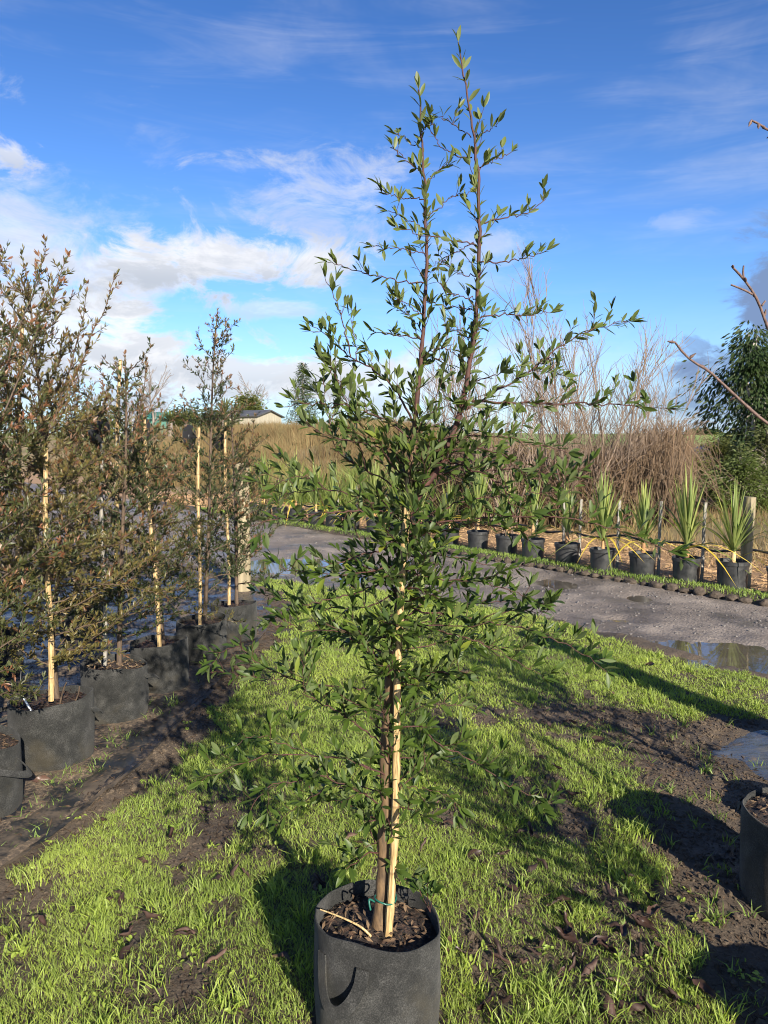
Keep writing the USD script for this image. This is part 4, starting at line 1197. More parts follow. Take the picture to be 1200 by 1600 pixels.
for k, (px, t, R, H, sd, TH, TW) in enumerate(ROW):
    Yc = (t - (CAMH - 0.15) * S) / C
    X = (px - 600) / FPX * (Yc * C + (CAMH - 0.15) * S)
    centres.append((X, Yc))
    grow_bag(what[k], X, Yc, R, H, sd, hands[k], soil_drop=0.045, rim=0.012, z0=0.012)
    bronze_tree(which[k], X + 0.02, Yc + 0.02, H - 0.03, TH, sd + 40, TW, lean=((0.05, -0.06, 0.1, -0.08, 0.14, 0.0)[k], 0), tops=(3, 4, 1, 0, 0, 1)[k], gap=(1.05, 1.05, 1.1, 1.15, 1.05, 1.1)[k], density=(1.05, 1.35, 0.95, 0.75, 0.8, 0.75)[k], low=(0.48, 0.46, 0.46, 0.50, 0.48, 0.46)[k])
# second row behind, seen through the gaps
for k, (X, Yc, TH) in enumerate([(-2.62, 4.3, 2.3), (-2.75, 5.3, 2.45), (-2.6, 6.5, 2.2)]):
    grow_bag(['dark grow bag half hidden behind the front trees at far left', 'dark grow bag behind the second and third trees of the left row', 'dark grow bag furthest back behind the left row'][k], X, Yc, 0.19, 0.3, 61 + k, (), z0=0.012)
    bronze_tree(['bronze tree of the back row at the far left, behind the nearest trees', 'bronze tree of the back row with the tall stake beside it', 'bronze tree of the back row, nearest the lane'][k], X, Yc, 0.28, TH, 81 + k, 0.40, density=0.8, low=0.5)


def stake_px(label, p0, p1, Y, r=0.011, mat='bamboo'):
    cane(label, PY(*p0, Y), PY(*p1, Y), r, mat)


yc = [c[1] for c in centres]
stake_px('pale bamboo stake rising from the second bag of the left row', (80, 1095), (70, 700), yc[1] - 0.10, 0.014)
stake_px('light stake rising high through the dense second tree, its top against the cloud', (26, 900), (35, 478), yc[1] + 0.35, 0.013)
stake_px('white-weathered stake in the third bag of the left row', (164, 1040), (158, 690), yc[2] - 0.04, 0.012, 'greystake')
stake_px('tall stake standing clear against the cloud behind the third tree', (180, 900), (187, 562), 4.9, 0.014)
stake_px('golden bamboo stake leaning in the fourth bag, with a black disc near its top', (249, 1012), (224, 648), yc[3] - 0.13, 0.014)
stake_px('pale stake in the fifth bag of the left row', (312, 980), (310, 668), yc[4] - 0.12, 0.013)
stake_px('pale thin stake in the last bag of the left row', (358, 945), (351, 660), yc[5] - 0.12, 0.013)


def disc(label, px, py, Y, r, az):
    """A black weed disc clipped flat on to a stake by a peg."""
    c = PY(px, py, Y)
    t = Thing('stake_disc', label, 'disc', c, rz=az)
    n = 28
    u = np.arange(n) / n * 2 * math.pi
    rr = 1 + 0.03 * np.sin(3 * u)
    prof = [(0.0, 0.012), (0.25, 0.012), (0.3, 0.006), (0.9, 0.004), (1.0, 0.0), (0.98, -0.004), (0.0, -0.004)]
    v = np.vstack([np.c_[r * q * rr * np.cos(u), np.full(n, -d), 1.25 * r * q * rr * np.sin(u)] for q, d in prof])
    i = np.arange(len(prof) - 1)[:, None] * n + np.arange(n)[None]
    j = np.arange(len(prof) - 1)[:, None] * n + (np.arange(n)[None] + 1) % n
    t.part('plate', (v, np.vstack([np.stack([i, j, j + n], -1).reshape(-1, 3), np.stack([i, j + n, i + n], -1).reshape(-1, 3)])), M['pipe'], 40, local=True)
    t.part('peg', tube([[0, 0.06, 0], [0, 0.0, 0], [0, -0.09, -0.004]], [0.006, 0.007, 0.004], 6), M['pipe'], 40, local=True)
    return t


disc('black oval disc on the leaning golden stake', 222, 672, yc[3] - 0.12, 0.075, 62)
disc('black oval disc half hidden on the stake of the third tree', 155, 672, yc[2] - 0.01, 0.075, 55)
disc('black oval disc on the stake of the fifth tree', 296, 683, yc[4] - 0.02, 0.075, 65)
disc('smaller black disc low between the third and fourth trees', 201, 692, 5.9, 0.08, 40)
disc('small black disc beside the last tree of the left row', 343, 690, yc[5], 0.06, 50)
# watering spike in the second bag
solo('watering_spike', tube([PY(50, 1113, yc[1] - 0.17), PY(37, 1091, yc[1] - 0.17)], [0.006, 0.006], 8), M['metal'], 'short grey metal spike stuck in the second bag of the left row', 'spike', smooth=40)
q = tube(curve([PY(37, 1091, yc[1] - 0.17), PY(33, 1070, yc[1] - 0.16), PY(34, 1040, yc[1] - 0.12)], 8), 0.003, 5)
solo('watering_tube', q, M['pipe'], 'thin dark tube running up from the metal spike', 'tube', smooth=True)
# bare stems in the second bag
bs = Thing('sucker_shoot', 'pair of bare sucker shoots at the foot of the second tree in the left row', 'shoots', PY(92, 1112, yc[1] - 0.06))
for e in ([(92, 1112), (100, 1075), (104, 1066)], [(95, 1112), (118, 1095), (124, 1072)]):
    bs.part('stem', tube(curve([PY(*a, yc[1] - 0.06 - 0.02 * i) for i, a in enumerate(e)], 10), np.linspace(0.006, 0.003, 10), 6), M['bronzebark'], True)

# thick round post behind the last bag
pb = GR(380, 925)
n = 22
zz = np.linspace(-0.05, 1.40, 20)
pv = Bag()
th = np.arange(n) / n * 2 * math.pi
rows = [np.c_[0.088 * (1 + 0.05 * (fbm(np.c_[np.cos(th) * 2, np.sin(th) * 2, np.full(n, z)], 3, 8) - 0.5)) * np.cos(th), 0.088 * np.sin(th), np.full(n, z)] for z in zz] + [np.c_[0.07 * np.cos(th), 0.07 * np.sin(th), np.full(n, 1.415)], np.c_[0.001 * np.cos(th), 0.001 * np.sin(th), np.full(n, 1.418)]]
i = np.arange(len(rows) - 1)[:, None] * n + np.arange(n)[None]
j = np.arange(len(rows) - 1)[:, None] * n + (np.arange(n)[None] + 1) % n
solo('wooden_post', (np.vstack(rows) + pb, np.vstack([np.stack([i, j, j + n], -1).reshape(-1, 3), np.stack([i, j + n, i + n], -1).reshape(-1, 3)])), M['post'], 'thick round wooden post behind the last bag of the left row', 'post', smooth=40)
# ------------------------------------------------------------------ the row of potted cabbage trees across the lane
rc = np.random.default_rng(77)


def plastic_pot(path_thing):
    n = 40
    prof = [(0.135, 0.0), (0.150, 0.0), (0.164, 0.27), (0.172, 0.29), (0.176, 0.29), (0.177, 0.33), (0.170, 0.333), (0.163, 0.325), (0.160, 0.28)]
    th = np.arange(n) / n * 2 * math.pi
    v = np.vstack([np.c_[r * np.cos(th) * (1 + 0.012 * np.sin(2 * th)), r * np.sin(th), np.full(n, z)] for r, z in prof])
    i = np.arange(len(prof) - 1)[:, None] * n + np.arange(n)[None]
    j = np.arange(len(prof) - 1)[:, None] * n + (np.arange(n)[None] + 1) % n
    path_thing.part('wall', (v, np.vstack([np.stack([i, j, j + n], -1).reshape(-1, 3), np.stack([i, j + n, i + n], -1).reshape(-1, 3)])), M['plastic'], 35, local=True)
    k = np.arange(n)
    path_thing.part('soil', (np.vstack([[[0, 0, 0.305]], np.c_[0.163 * np.cos(th), 0.163 * np.sin(th), np.full(n, 0.29)]]), np.c_[np.zeros(n, int), 1 + k, 1 + (k + 1) % n]), M['pottingsoil'], local=True)


def sword_leaf(D, L, Wd, droop, rng):
    """One strap leaf: a keeled tapering blade that may arch over."""
    k = 7
    t = np.linspace(0, 1, k)
    h = np.array([D[0], D[1], 0.0])
    h = unit(h) if np.linalg.norm(h) > 1e-6 else np.array([1.0, 0, 0])
    p = D[None] * (L * t)[:, None] + (h * 0.55 + np.array([0, 0, -1.0]))[None] * (droop * L * t ** 2.4)[:, None]
    tg = unit(np.gradient(p, axis=0))
    sd = unit(np.cross(tg, np.array([0, 0, 1.0]) + 1e-3))
    nn = np.cross(sd, tg)
    w = Wd * np.array([0.55, 0.85, 1.0, 0.95, 0.75, 0.42, 0.02])
    v = np.stack([p - sd * w[:, None] / 2 + nn * w[:, None] * 0.18, p, p + sd * w[:, None] / 2 + nn * w[:, None] * 0.18], 1).reshape(-1, 3)
    f = []
    for q in range(k - 1):
        o = q * 3
        f += [[o, o + 1, o + 4], [o, o + 4, o + 3], [o + 1, o + 2, o + 5], [o + 1, o + 5, o + 4]]
    return v, np.array(f)


def cabbage(t, seed, nleaf, L, spread, yellow=0):
    rr = np.random.default_rng(seed)
    t.part('stem', tube([[0, 0, 0.28], [0.004, 0, 0.36], [0.0, 0.004, 0.44]], [0.026, 0.022, 0.016], 8), M['straw'], True, local=True)
    for k in range(nleaf):
        f = k / nleaf
        az = k * 2.399 + rr.normal(0, 0.2)
        out = (0.06 + spread * (1 - f) ** 1.4) * rr.uniform(0.75, 1.2)
        D = unit(np.array([math.cos(az) * out, math.sin(az) * out, 1.0]))
        v, fc = sword_leaf(D, L * rr.uniform(0.78, 1.08) * (0.8 + 0.2 * f), rr.uniform(0.020, 0.030), max(0.0, (1 - f) ** 2 * rr.uniform(0.0, 0.55)), rr)
        t.part('leaf', (v + np.array([0, 0, 0.36 + 0.07 * f]), fc), M['flax'], True, local=True)
    for k in range(yellow):
        az = rr.uniform(-2.9, -0.6)
        D = unit(np.array([math.cos(az), math.sin(az), 0.55]))
        v, fc = sword_leaf(D, L * rr.uniform(0.55, 0.85), 0.026, rr.uniform(0.6, 1.0), rr)
        t.part('leaf', (v + np.array([0, 0, 0.36]), fc), M['yellowing'] if k % 2 == 0 else M['flax'], True, local=True, label='yellowing lower leaf' if k % 2 == 0 else None)


POTS = [(1147, 927), (1074, 917), (1005, 908), (942, 900), (886, 889)]
spots = []
for k, (px, py) in enumerate(POTS):
    g0 = GR(px, py)
    spots.append((g0[0] + 0.02, g0[1] + 0.10))
d_ = np.array([-0.62, 0.785]) * 0.60
while spots[-1][0] > -4.2:
    spots.append((spots[-1][0] + d_[0] + rc.normal(0, 0.03), spots[-1][1] + d_[1] + rc.normal(0, 0.03)))
lead = (np.array(spots[0]) - np.array(spots[1]))
spots = [tuple(np.array(spots[0]) + lead)] + spots
ordw = ['just past the right edge of the picture', 'rightmost in view', 'second from the right', 'third from the right', 'fourth from the right', 'fifth from the right', 'sixth from the right', 'seventh from the right', 'eighth from the right', 'ninth from the right',
        'tenth from the right', 'eleventh from the right', 'twelfth from the right', 'thirteenth from the right', 'fourteenth from the right', 'fifteenth from the right', 'sixteenth from the right', 'seventeenth from the right', 'eighteenth from the right', 'nineteenth from the right', 'twentieth from the right']
look_ = {1: 'wide stiff fan', 2: 'tall upright tuft', 3: 'short bushy tuft', 4: 'yellow drooping lower leaves', 5: 'small half hidden tuft'}
cls = []
for q, (nl, L, sp, yl) in enumerate([(54, 0.72, 0.85, 0), (50, 0.88, 0.50, 5), (54, 0.68, 0.50, 3), (50, 0.80, 0.5, 7), (40, 0.62, 0.45, 3)]):
    hold = UsdGeom.Xform.Define(stage, f'/World/Looks/cabbage_kind_{q}')
    hold.GetPrim().SetSpecifier(Sdf.SpecifierClass)
    t = Thing.__new__(Thing)
    t.path, t.loc, t.prim = str(hold.GetPath()), np.zeros(3), hold.GetPrim()
    cabbage(t, 300 + q, nl, L, sp, yl)
    cls.append(t.path)
hold = UsdGeom.Xform.Define(stage, '/World/Looks/plastic_pot_kind')
hold.GetPrim().SetSpecifier(Sdf.SpecifierClass)
t = Thing.__new__(Thing)
t.path, t.loc, t.prim = str(hold.GetPath()), np.zeros(3), hold.GetPrim()
plastic_pot(t)
potkind = t.path
for k, (x, y) in enumerate(spots[:20]):
    o = ordw[k]
    q = {1: 0, 2: 1, 3: 2, 4: 3, 5: 4}.get(k, int(rc.integers(0, 5)))
    rz = {1: 0, 2: 40, 3: 0, 4: 0}.get(k, float(rc.uniform(0, 360)))
    sc = 1.0 if k <= 5 else float(rc.uniform(0.85, 1.1))
    z = 0.02
    Thing('plastic_pot', f'black plastic pot across the lane, {o}', 'pot', (x, y, z), rc.uniform(0, 360), group='black pots across the lane', scale=0.93 + (0.06 if k == 1 else 0)).ref(potkind)
    Thing('cabbage_tree', f'young cabbage tree in a pot, {o}' + (', ' + look_[k] if k in look_ else ''), 'cabbage tree', (x, y, z), rz, group='potted cabbage trees across the lane', scale=sc * 1.1).ref(cls[q])

# stakes and the drip pipe behind the pots
sp_px = [(1170, 873, 785, 'post'), (1102, 880, 785, 'g'), (1033, 872, 783, 'g'), (968, 868, 782, 'g'), (908, 868, 780, 'g')]
lastx = None
for k, (px, pb_, pt_, kind) in enumerate(sp_px):
    sx, sy = np.array(spots[1]) + (np.array(spots[5]) - np.array(spots[1])) * (k - 0.28) / 4
    off = np.array([0.17, 0.26])
    Yk = sy + 0.22
    top = PY(px, pt_, Yk)
    foot = np.array([top[0] - 0.01, Yk, -0.03])
    if k == 0:
        uu = np.linspace(0, 1, 14)[:, None]
        solo('wooden_post', tube(foot * (1 - uu) + (top + np.array([0.01, 0, 0.06])) * uu, 0.062 * (1 + 0.05 * np.sin(uu[:, 0] * 9)), 14), M['post'], 'thick wooden post behind the rightmost pot across the lane', 'post', smooth=40)
    else:
        b = trimesh.creation.box((0.03, 0.024, top[2] + 0.03))
        b.apply_translation([0, 0, top[2] / 2 - 0.015])
        v = np.array(b.subdivide().subdivide().vertices)
        f = np.array(b.subdivide().subdivide().faces)
        v[:, 0] += 0.012 * v[:, 2] + 0.004 * np.sin(v[:, 2] * 8)
        solo('garden_stake', (v + np.array([foot[0], foot[1], 0]), f), M['greystake'], ['', 'weathered stake between the first and second pots from the right across the lane', 'weathered stake between the second and third pots from the right across the lane',
             'weathered stake between the third and fourth pots from the right across the lane', 'weathered stake between the fourth and fifth pots from the right across the lane'][k], 'stake')
for k in range(6, 16):
    x, y = spots[k]
    h = 0.85
    b = trimesh.creation.box((0.03, 0.024, h)).subdivide().subdivide()
    v = np.array(b.vertices) + np.array([x + 0.42, y + 0.02, h / 2 - 0.02])
    solo('garden_stake', (v, np.array(b.faces)), M['greystake'], f'weathered stake in the row behind the pot {ordw[k]} across the lane', 'stake')
a0, a1 = np.array(spots[0]) + np.array([0.5, -0.3]), np.array(spots[min(16, len(spots) - 1)])
u = np.linspace(0, 1, 160)
pp = np.c_[a0[0] + (a1[0] - a0[0]) * u + 0.14, a0[1] + (a1[1] - a0[1]) * u + 0.2, 0.40 + 0.025 * np.sin(u * 75) + 0.012 * np.sin(u * 31)]
solo('drip_pipe', tube(pp, 0.014, 8), M['pipe'], 'black irrigation pipe slung along the stakes behind the pots', 'pipe', smooth=True)

# straw mulch behind the row and the long dry grass of the bank
n = 26000
s, a = 8.15 + 3.2 * rc.random(n) ** 1.3, rc.uniform(-5, 22, n)
x, y = s * KN[0] + a * KD[0], s * KN[1] + a * KD[1]
ang = rc.uniform(0, 6.28, n)
solo('straw_mulch', leaves(np.c_[x, y, ground_z(x, y) + rc.uniform(0.0, 0.06, n)], np.c_[np.cos(ang), np.sin(ang), rc.normal(0.12, 0.25, n)], np.c_[rc.normal(0, 0.4, (n, 2)), np.ones(n)], rc.uniform(0.06, 0.22, n), rc.uniform(0.006, 0.018, n), fine=False),
     M['straw'], 'pale brown straw mulch on the ground behind the row of pots', 'mulch', kind='stuff')


def tall_grass(n, smin, smax, amin, amax, L0, L1, W0, rng, dens=None):
    s, a = rng.uniform(smin, smax, n), rng.uniform(amin, amax, n)
    x, y = s * KN[0] + a * KD[0], s * KN[1] + a * KD[1]
    cl = fbm(np.c_[x * 0.9, y * 0.9, np.zeros(n)], 3, 60)
    keep = rng.random(n) < sstep(cl, 0.30, 0.55)
    x, y, cl = x[keep], y[keep], cl[keep]
    if dens is not None:
        k2 = rng.random(len(x)) < dens(x, y)
        x, y, cl = x[k2], y[k2], cl[k2]
    L = rng.uniform(L0, L1, len(x)) * (0.5 + cl)
    return tuft_field(x, y, ground_z(x, y) - 0.02, L, W0 * rng.uniform(0.6, 1.3, len(x)), rng, leanw=0.45)


tg = Bag()
tg.add(*tall_grass(105000, 11.0, 26, -4, 46, 0.45, 1.0, 0.016, rc, lambda x, y: sstep(x / y, 0.36, 0.20)))
tg.add(*tall_grass(60000, 24, 48, 2, 66, 0.5, 1.0, 0.03, rc, lambda x, y: sstep(x / y, 0.30, 0.10)))
tg.add(*tall_grass(26000, 9.6, 20, -6, 16, 0.10, 0.34, 0.012, rc, lambda x, y: sstep(x / y, 0.22, 0.34)))
solo('dry_grass_bank', tg.out(), M['tan'], 'long tan dry grass covering the bank behind the lane', 'dry grass', kind='stuff')

# pale-green tussocks standing up out of the dry grass
for k, (px, Y, L) in enumerate([(592, 19, 1.5), (560, 22, 1.3), (470, 20, 1.1), (660, 21, 1.2), (430, 26, 1.2), (520, 17.5, 1.0)]):
    p = PY(px, 740, Y)
    x0, y0 = p[0], p[1]
    n = 320
    x, y = x0 + rc.normal(0, 0.16, n), y0 + rc.normal(0, 0.16, n)
    solo('tussock_grass', tuft_field(x, y, ground_z(x, y), L * rc.uniform(0.6, 1.0, n), 0.022, rc, leanw=0.7), M['flax'], ['tall pale tussock on the bank just left of the main trunk', 'tussock on the bank left of the tallest one, further back', 'low wide tussock on the bank below the conifer',
         'tussock on the bank right of the main trunk', 'small tussock high on the bank below the cream house', 'short tussock low on the bank behind the pots'][k], 'tussock')

# ------------------------------------------------------------------ bare willow-like shrubs on the right
def bare_shrub(label, X, Y, H, seed, stems, spread, mat='willow', name='bare_shrub', twr=1.0, lev2=9, fan=0.35):
    rr = np.random.default_rng(seed)
    z0 = float(ground_z(X, Y))
    t = Thing(name, label, 'shrub', (X, Y, z0))
    for k in range(stems):
        az = rr.uniform(0, 6.28)
        sp = spread * math.sqrt(rr.random())
        h = H * rr.uniform(0.6, 1.0) * (1 - 0.25 * sp / max(spread, 0.1))
        u = np.linspace(0, 1, 12)[:, None]
        P = np.array([X, Y, z0 - 0.05]) + np.array([math.cos(az), math.sin(az), 0]) * rr.uniform(0, 0.35)
        st = P + np.array([math.cos(az) * sp * h * 0.55, math.sin(az) * sp * h * 0.55, 0]) * u ** 1.15 + np.array([0, 0, h]) * u + np.cumsum(rr.normal(0, 0.018, (12, 3)), 0)
        bm = Bag().add(*tube(st, np.linspace(0.026, 0.004, 12) * rr.uniform(0.6, 1.2), 5, False))
        l1 = side_twigs(st, rr, H * 0.036, H * fan, 0.12, up=0.6, ang=(0.4, 0.85), n=8)
        for q in l1:
            bm.add(*tube(q, np.linspace(0.0085, 0.0034, len(q)) * twr, 3, False))
            for w in side_twigs(q, rr, H * 0.024, H * 0.15, 0.12, up=0.5, ang=(0.3, 0.8), n=5):
                bm.add(*tube(w, np.linspace(0.0046, 0.0025, len(w)) * twr, 3, False))
        t.part('stem', bm.out(), M[mat], label=None)
    return t


def XY(px, Y, ref=760):
    p = PY(px, ref, Y)
    return p[0], p[1]


for k, (px, Y, H, st_, sp, lab) in enumerate([(800, 13.6, 4.8, 7, 0.9, 'bare leafless shrub with fine grey twigs behind the right side of the tall tree'), (890, 14.6, 5.2, 10, 1.0, 'tallest bare multi-stemmed shrub, its twigs spreading against the blue sky'),
                                              (965, 15.2, 4.5, 9, 1.0, 'bare leafless shrub right of the tallest one, leaning to the right'), (730, 15.5, 3.9, 5, 0.7, 'thin bare shrub seen through the branches of the tall tree')]):
    x, y = XY(px, Y)
    bare_shrub(lab, x, y, H, 500 + k, st_, sp)

# brown tangle of dead brushwood below them: arching canes, one mass
bb = Bag()
rb = np.random.default_rng(901)
for k in range(5600):
    px = rb.uniform(690, 1072)
    Y = rb.uniform(14.5, 20.0)
    x, y = XY(px, Y)
    z = float(hill(np.array(x), np.array(y)))
    hmax = 1.3 + 1.0 * math.exp(-((px - 1040) / 90) ** 2) + 0.5 * math.exp(-((px - 760) / 60) ** 2)
    if px > 1085:
        hmax = 0.9
    h = hmax * rb.uniform(0.35, 1.05)
    flop = rb.random() < 0.45
    az = rb.uniform(0, 6.28)
    r = rb.uniform(0.3, 1.3) * (1.8 if flop else 1.0) * (0.5 if px > 990 else 1.0)
    u = np.linspace(0, 1, 6)[:, None]
    p = np.array([x, y, z]) + np.array([math.cos(az), math.sin(az), 0]) * r * u ** 1.3 + np.array([0, 0, 1]) * h * ((2.9 * u - 2.5 * u * u) if flop else (1.9 * u - 1.0 * u * u)) + rb.normal(0, 0.04, (6, 3))
    bb.add(*tube(p, np.linspace(0.010, 0.004, 6), 3, False))
solo('brushwood', bb.out(), M['brush'], 'brown tangle of dead canes and brush along the right background', 'brush', kind='stuff')


# ------------------------------------------------------------------ trees in the background
def leafy_tree(label, X, Y, H, R, seed, mat, n_clump, per, L, Wl, name='evergreen_tree', droop=0.5, trunk_mat='palebark', tr_r=0.12, base=0.15, shape=0.8, trunks=1, cl=(0.10, 0.20)):
    rr = np.random.default_rng(seed)
    z0 = float(ground_z(X, Y))
    t = Thing(name, label, 'tree', (X, Y, z0))
    for q in range(trunks):
        tp_ = lean_path(z0 - 0.1, z0 + H * 0.95, X + (q - (trunks - 1) / 2) * R * 0.25, Y - R * 0.35, rr, 14, 0.25, (rr.normal(0, 0.3), 0))
        t.part('trunk', tube(tp_, np.linspace(tr_r, 0.02, 14), 8), M[trunk_mat], True)
    P, D, N = [], [], []
    lb = Bag()
    for k in range(n_clump):
        f = rr.random()
        z = base + (1 - base) * f
        prof = R * (1 - abs(2 * (z - base) / (1 - base) - 0.75) ** 1.8 * 0.5) * (1 - max(0, z - 0.62) / 0.40) ** shape
        az = rr.uniform(0, 6.28)
        r = max(prof, 0.05) * math.sqrt(rr.uniform(0.12, 1.0)) * rr.uniform(0.75, 1.2)
        c = np.array([X + math.cos(az) * r, Y + math.sin(az) * r, z0 + z * H])
        lb.add(*tube(np.array([[X, Y, z0 + z * H * 0.93], (c + np.array([X, Y, c[2]])) / 2 + [0, 0, 0.05], c]), [0.022, 0.015, 0.006], 4, False))
        cs = rr.uniform(*cl) * R
        q = rr.normal(0, 1, (per, 3)) * np.array([cs, cs, cs * 0.9])
        q[:, 2] -= np.abs(rr.normal(0, cs * droop, per))
        P.append(c + q)
        D.append(unit(q * np.array([1, 1, 0.3]) + np.array([math.cos(az), math.sin(az), -droop * 1.4]) * cs * 1.2 + rr.normal(0, 0.25, (per, 3)) * cs))
        N.append(np.array([0, -0.3, 0.8]) + rr.normal(0, 0.6, (per, 3)))
    t.part('branches', lb.out(), M[trunk_mat])
    P, D, N = np.vstack(P), np.vstack(D), np.vstack(N)
    t.part('crown', leaves(P, D, N, L * rr.uniform(0.6, 1.3, len(P)), Wl * rr.uniform(0.7, 1.3, len(P)), fine=False), M[mat], kind='stuff')
    return t


x, y = XY(1162, 21.0)
leafy_tree('tall dark evergreen tree with drooping leaves and a pale trunk at the right edge', x, y, 4.4, 1.25, 601, 'evergreen', 46, 170, 0.17, 0.055, droop=0.9, trunks=2, tr_r=0.085, base=0.2, shape=0.35, cl=(0.12, 0.22))
x, y = XY(1225, 23.5)
leafy_tree('yellowish evergreen tree behind the dark one, cut by the right edge', x, y, 4.6, 1.5, 602, 'olive', 150, 130, 0.16, 0.04, droop=0.6, base=0.1, tr_r=0.06)
for k, (px, Y, H, R, mt, lab) in enumerate([(1120, 18.5, 1.55, 0.7, 'olive', 'yellow-green leafy bush left of the dark evergreen, above the cabbage trees'), (1195, 17.5, 1.7, 0.9, 'olive', 'olive bush at the right edge below the evergreens'), (1155, 17.0, 1.15, 0.8, 'evergreen', 'low dark green bush between the two olive bushes')]):
    x, y = XY(px, Y)
    leafy_tree(lab, x, y, H, R, 610 + k, mt, 70, 90, 0.09, 0.03, name='leafy_bush', droop=0.2, trunk_mat='farbark', tr_r=0.03, base=0.1, shape=0.5)


def far_bare(label, px, Y, top, R, seed, name='bare_tree', mat='farbark', n1=16):
    x, y = XY(px, Y, 650)
    z0 = float(ground_z(x, y))
    H = PY(px, top, Y)[2] - z0
    rr = np.random.default_rng(seed)
    t = Thing(name, label, 'tree', (x, y, z0))
    tk = lean_path(z0 - 0.2, z0 + H * 0.8, x, y, rr, 10, 0.2)
    t.part('trunk', tube(tk, np.linspace(0.028 * H, 0.006 * H, 10), 6), M[mat])
    bm = Bag()
    for k in range(n1):
        f = rr.uniform(0.25, 0.95)
        P = np.array([np.interp(f, np.linspace(0, 1, 10), tk[:, c]) for c in range(3)])
        az, el = k * 2.4, rr.uniform(0.3, 1.1)
        D = np.array([math.cos(az) * math.cos(el), math.sin(az) * math.cos(el), math.sin(el)])
        u = np.linspace(0, 1, 7)[:, None]
        b = P + D * R * rr.uniform(0.7, 1.2) * u + np.array([0, 0, 0.2 * R]) * u * u + np.cumsum(rr.normal(0, 0.03 * R, (7, 3)), 0)
        bm.add(*tube(b, np.linspace(0.010, 0.004, 7) * H, 4, False))
        for w in side_twigs(b, rr, R * 0.11, R * 0.45, 0.15, n=5):
            bm.add(*tube(w, np.linspace(0.0045, 0.0022, 5) * H, 3, False))
            for v in side_twigs(w, rr, R * 0.09, R * 0.2, 0.1, n=3):
                bm.add(*tube(v, np.linspace(0.0028, 0.0016, 3) * H, 3, False))
    t.part('limbs', bm.out(), M[mat])
    return t


far_bare('bare winter tree far off behind the left row, near the green roof', 238, 80, 598, 3.0, 701)
far_bare('bare winter tree rising behind the cream house', 396, 118, 602, 3.6, 702, n1=22)
far_bare('small far bare tree at the left edge of the field', 205, 95, 622, 2.5, 703)
far_bare('faint bare tree beside the conifer, far off on the bank', 520, 105, 628, 2.2, 704)


def far_bush(label, px, Y, top, R, seed, mat, name='far_bush'):
    x, y = XY(px, Y, 655)
    z0 = float(ground_z(x, y))
    H = PY(px, top, Y)[2] - z0
    return leafy_tree(label, x, y, H, R, seed, mat, 60, 70, 0.045 * Y / 10, 0.02 * Y / 10, name=name, droop=0.2, trunk_mat='farbark', tr_r=0.1, base=0.1, shape=0.5)


far_bush('round grey-green tree beside the cream house', 388, 112, 622, 3.2, 711, 'olive', 'far_tree')
far_bush('low dark bushes on the skyline at far left', 285, 90, 648, 4.0, 712, 'olive')
far_bush('small round tree on the green skyline at right', 1098, 190, 676, 3.4, 713, 'evergreen', 'far_tree')
far_bush('brownish bush on the skyline left of the cream house', 330, 70, 652, 2.4, 714, 'olive')
far_bush('dark bush on the bank right of the conifer', 560, 60, 655, 2.2, 715, 'olive')
far_bush('scrubby bush behind the left row', 150, 60, 640, 2.8, 716, 'olive')

# tall conifer on the bank
x, y = XY(474, 72, 655)
z0 = float(ground_z(x, y))
H = PY(474, 566, 72)[2] - z0
cf = Thing('conifer_tree', 'tall grey-green conifer standing alone on the bank skyline', 'conifer', (x, y, z0))
rr = np.random.default_rng(720)
cf.part('trunk', tube(lean_path(z0 - 0.2, z0 + H, x, y, rr, 12, 0.05), np.linspace(0.16, 0.02, 12), 6), M['farbark'])
P, D, N = [], [], []
bm = Bag()
for k in range(120):
    f = (k + rr.random()) / 120
    az = k * 2.399
    r = 1.75 * (1 - f) ** 0.75 * rr.uniform(0.6, 1.15) + 0.15
    b0 = np.array([x, y, z0 + H * (0.06 + 0.93 * f)])
    b1 = b0 + np.array([math.cos(az) * r, math.sin(az) * r, 0.12 * r])
    bm.add(*tube(np.array([b0, (b0 + b1) / 2 - [0, 0, 0.05 * r], b1]), [0.03, 0.02, 0.01], 3, False))
    q = int(10 + 24 * r)
    w = rr.random(q)[:, None] ** 0.7
    P.append(b0 * (1 - w) + b1 * w + rr.normal(0, 0.07, (q, 3)))
    D.append(unit((b1 - b0)[None] + rr.normal(0, 0.6 * r, (q, 3)) - np.array([0, 0, 0.35 * r])))
    N.append(np.array([0, 0, 1.0]) + rr.normal(0, 0.4, (q, 3)))
cf.part('branches', bm.out(), M['farbark'])
P, D, N = np.vstack(P), np.vstack(D), np.vstack(N)
cf.part('crown', leaves(P, D, N, rr.uniform(0.18, 0.42, len(P)), rr.uniform(0.05, 0.09, len(P)), fine=False), M['farpine'], kind='stuff')


